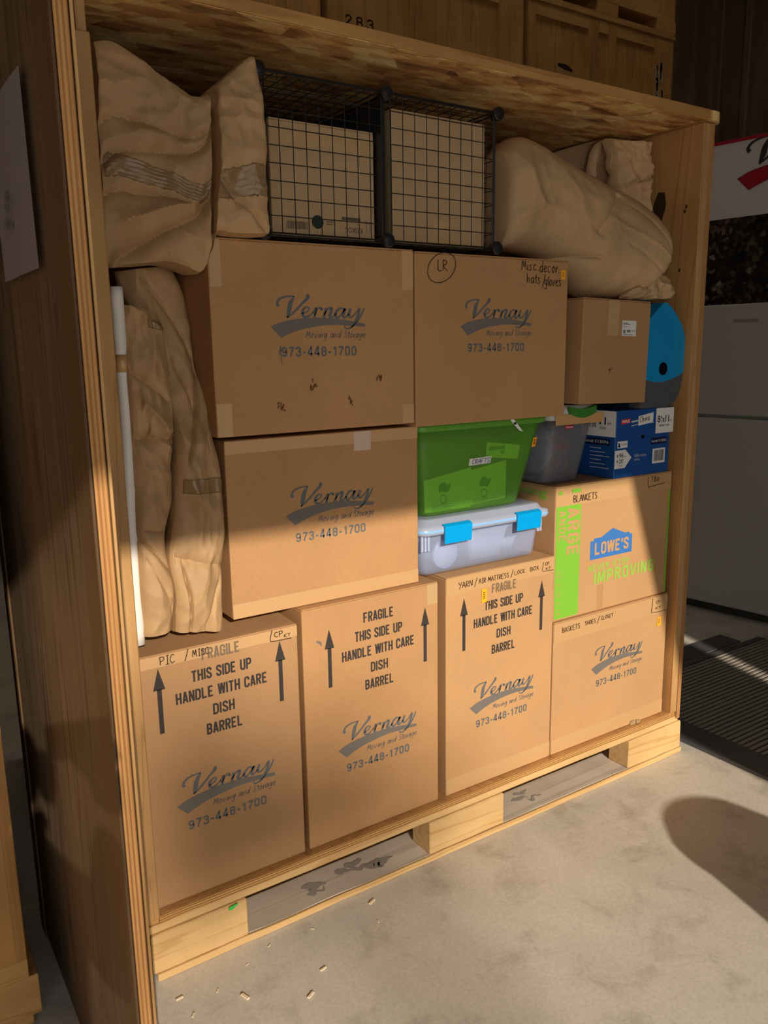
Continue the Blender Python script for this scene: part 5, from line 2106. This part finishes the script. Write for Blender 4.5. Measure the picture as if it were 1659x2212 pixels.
fbox('cabinet', .07, .72, .0, .74, .04, 1.82, FRIDGE)
fbox('door_gasket', .055, .07, .01, .73, .06, 1.81, GASKET, .002)
fd = fbox('freezer_door', .0, .055, .0, .74, 1.200, 1.825, FRIDGE, .012, 'white freezer door')
fbox('lower_door', .0, .055, .0, .74, .06, 1.186, FRIDGE, .012, 'white lower door')
fbox('toe_grille', .06, .1, .03, .71, .0, .055, FRIDGE_DARK, .002)
bm = B()
box(bm, -.004, .0, .19, .33, 1.722, 1.742, .001, MF)
obj('name_badge', bm, BADGE, fd, label='small bronze badge')

bn = thing('banner', 'white company banner with red swoosh hung behind the refrigerator', 'banner', (5.16, .85, 1.6), RZF)
MB_ = WM[bn.name]
bm = B()
box(bm, 0, .02, -1.6, 2.2, 0.0, 1.31, .002, MB_)
obj('banner_sheet', bm, BANNER_WHITE, bn)
bm = B()
box(bm, -.006, .0, -1.6, 2.2, 1.290, 1.31, .001, MB_)
obj('red_border', bm, BANNER_RED, bn, label='red top border')
bm = B()
box(bm, -.003, -.0005, -1.6, 2.2, 0.0, .82, .0, MB_)
obj('printed_picture', bm, PICTURE, bn, label='dark printed picture along the lower half')
U = (MB_.to_3x3() @ Vector((0, -1, 0)))
F = Face(MB_ @ Vector((-.004, .262, 1.06)), U, (0, 0, 1), eps=.001)
emblem(bn, 0, 0, 0, 3.0, phone=False, ink=INK_BLACK, ink2=BANNER_RED, face=F, tagline=False)
# posts that carry the banner
bm = B()
for yy in (-1.5, 2.1):
    box(bm, .02, .06, yy, yy + .05, -1.6, 1.31, .002, MB_)
obj('banner_post', bm, RAIL_OLD, bn)

# ------------------------------------------------------------------ wood chips on the concrete
CHL = ['stubby pale wood chip furthest right on the concrete below the middle block', 'largest pale wood chip left of the middle of the concrete', 'pale wood chip nearest the camera on the concrete',
       'short pale wood chip between the two largest chips', 'tiny chip close to the corner block near the left', 'tiny chip right of the middle close to the bottom board', 'tiny chip in the middle close to the bottom board',
       'pale sliver beside the foot of the leaning plywood panel', 'tiny chip right of all but one chip, nearer the camera', 'tiny chip between the corner block and the largest chip', 'small sliver nearest the panel foot in front of the corner block']
CH = [(1.13, -.07, .4, 1.4), (.67, -.19, 1.9, 1.5), (.81, -.28, .5, 1.3), (.88, -.22, .2, 1.1), (.62, -.13, 1.0, .7), (.93, -.07, 2.2, .6), (.80, -.06, .6, .7), (.53, -.10, .1, 1.1),
      (1.10, -.15, 1.2, .7), (.72, -.09, .3, .5), (.54, -.17, .9, .8)]
bm = B()
box(bm, -.009, .009, -.003, .003, 0, .003, .0008)
c0 = obj('wood_chip', bm, CHIP)
tag(c0, 'small pale wood chip lying on the concrete in front of the pallet', 'wood chip', 'wood chips on the concrete')
for i, (a, b, r, s) in enumerate(CH):
    c = c0 if i == 0 else c0.copy()
    if i:
        COL.objects.link(c)
    c.location = (a, b, .0003)
    c.rotation_euler = (0, 0, r)
    c.scale = (s, s, s)
    c['label'] = CHL[i]

# ------------------------------------------------------------------ outside the frame: the photographer and a can added to cast the floor shadow
t = thing('shadow_can', 'round galvanised can outside the picture, added to cast a floor shadow', 'trash can', (1.86, -2.07, 0))
bm = B()
lathe(bm, (1.86, -2.07, 0), [(.17, 0), (.175, .01), (.2, .64), (.208, .65), (.208, .66)], n=36)
obj('can_body', bm, CAN_STEEL, t, True)
bm = B()
lathe(bm, (1.86, -2.07, .66), [(.212, 0), (.212, .02), (.17, .06), (.08, .085), (.02, .09)], n=36)
ld = obj('can_lid', bm, CAN_STEEL, t, True)

pers = thing('person', 'person in dark navy clothes photographing with raised hands, behind the camera', 'person', (-.45, -2.36, 0))


def skin_body(nm, verts, edges, radii, m, parent, sub=2):
    me = bpy.data.meshes.new(nm)
    M = WM[parent.name].inverted()
    me.from_pydata([M @ Vector(v) for v in verts], edges, [])
    o_ = bpy.data.objects.new(nm, me)
    COL.objects.link(o_)
    o_.parent = parent
    WM[o_.name] = WM[parent.name]
    md = o_.modifiers.new('Skin', 'SKIN')
    md.use_smooth_shade = True
    for v, r_ in zip(me.skin_vertices[0].data, radii):
        v.radius = r_ if isinstance(r_, tuple) else (r_, r_)
    me.skin_vertices[0].data[0].use_root = True
    s_ = o_.modifiers.new('Subdivision', 'SUBSURF')
    s_.levels = s_.render_levels = sub
    me.materials.append(m)
    return o_


px, py_ = -.45, -2.36
V = [(px, py_, .95), (px, py_, 1.15), (px, py_ - .01, 1.36), (px, py_ + .01, 1.47), (px, py_ + .03, 1.55),
     (px - .09, py_, .88), (px - .10, py_ + .02, .48), (px - .11, py_, .09), (px - .12, py_ + .13, .04),
     (px + .09, py_, .88), (px + .10, py_ + .02, .48), (px + .11, py_, .09), (px + .12, py_ + .13, .04),
     (px - .17, py_, 1.40), (px - .21, py_ + .10, 1.17), (px + .16, py_ + .31, 1.42),
     (px + .17, py_, 1.40), (px + .25, py_ + .10, 1.19), (px + .33, py_ + .30, 1.45)]
E_ = [(0, 1), (1, 2), (2, 3), (3, 4), (0, 5), (5, 6), (6, 7), (7, 8), (0, 9), (9, 10), (10, 11), (11, 12), (2, 13), (13, 14), (14, 15), (2, 16), (16, 17), (17, 18)]
Rr = [(.15, .11), (.14, .10), (.16, .11), .055, .052, .085, .06, .045, .035, .085, .06, .045, .035, .06, .047, .03, .06, .047, .03]
skin_body('body', V, E_, Rr, SHIRT, pers)
bm = B()
q = bmesh.ops.create_icosphere(bm, subdivisions=4, radius=1)
for v in q['verts']:
    d = v.co.copy()
    v.co = Vector((px + d.x * .075 * (1 - .12 * max(0, -d.z)), py_ + .045 + d.y * .095, 1.655 + d.z * .118))
    if d.y > .8 and abs(d.x) < .25 and -.25 < d.z < .15:
        v.co.y += .018
obj('head', bm, SKIN, pers, True)
bm = B()
q = bmesh.ops.create_icosphere(bm, subdivisions=3, radius=1)
for v in q['verts']:
    d = v.co.copy()
    v.co = Vector((px + d.x * .082, py_ + .03 + d.y * .095, 1.685 + d.z * .105))
obj('hair', bm, HAIR, pers, True)
for sx, hx, hy, hz in ((-1, px + .18, py_ + .33, 1.44), (1, px + .34, py_ + .32, 1.47)):
    vv = [(hx, hy, hz), (hx + .01, hy + .03, hz + .05)]
    ee = [(0, 1)]
    rr_ = [(.028, .022), (.036, .02)]
    for k in range(4):
        b0 = len(vv)
        ox = -.025 + .017 * k
        vv += [(hx + ox + .01, hy + .045, hz + .085), (hx + ox + .01, hy + .06, hz + .115 + .006 * (1.5 - abs(k - 1.5)))]
        ee += [(1, b0), (b0, b0 + 1)]
        rr_ += [.009, .008]
    b0 = len(vv)
    vv += [(hx - sx * .04, hy + .05, hz + .06), (hx - sx * .055, hy + .065, hz + .085)]
    ee += [(1, b0), (b0, b0 + 1)]
    rr_ += [.011, .009]
    skin_body('hand', vv, ee, rr_, SKIN, pers)
t = thing('phone', 'black phone held up behind the camera by the photographer', 'phone', (-.155, -1.97, 1.535))
bm = B()
box(bm, -.24, -.07, -1.975, -1.966, 1.535, 1.620, .003)
obj('phone_body', bm, BLACK_PLASTIC, t)

# unseen stem and leaves, added outside to dim the lower left cartons
t = thing('added_tree', 'added unseen stem with leaves far outside, dimming the lower left cartons', 'added_tree', (-9.1, -38, 0))
bm = B()
for a, b, r0, r1 in (((-9.1, -38, 0), (-9.0, -38, 9), .12, .07), ((-9.0, -38, 9), (-9.0, -38, 16.2), .07, .03), ((-9.0, -38, 16.2), (-9.1, -38, 17.0), .03, .01),
                     ((-9.0, -38, 16.2), (-8.5, -37.7, 16.6), .025, .008), ((-9.0, -38, 16.0), (-9.6, -38.3, 16.9), .025, .008)):
    cyl(bm, a, b, r0, r1, 10)
obj('trunk', bm, plain('bark', (.12, .09, .06), .9), t, True)
bm = B()
rnd = random.Random(21)
n = 0
while n < 300:
    a, b = rnd.uniform(.50, 2.0), rnd.uniform(.12, 1.0)
    d = (1.17 - .58 * a) - b           # depth below the sloping top of the crown
    if d < 0 or rnd.random() > min(1.0, d / .3):
        continue
    c = Vector((a - SUN_X * 38, -38, b - SUN_Z * 38))
    dy = rnd.uniform(-.9, .9)
    c += Vector((SUN_X * dy, dy, SUN_Z * dy))
    M = Matrix.Translation(c) @ Matrix.Rotation(rnd.uniform(0, 6.3), 4, Vector((rnd.uniform(-1, 1), rnd.uniform(-1, 1), rnd.uniform(-1, 1))).normalized())
    L = rnd.uniform(.07, .12)
    bm.faces.new([bm.verts.new(M @ Vector(q)) for q in ((-L, 0, 0), (0, -L * .55, .02), (L, 0, 0), (0, L * .55, .02))])
    n += 1
obj('foliage', bm, plain('leaf_green', (.08, .14, .03), .7), t, kind='stuff')
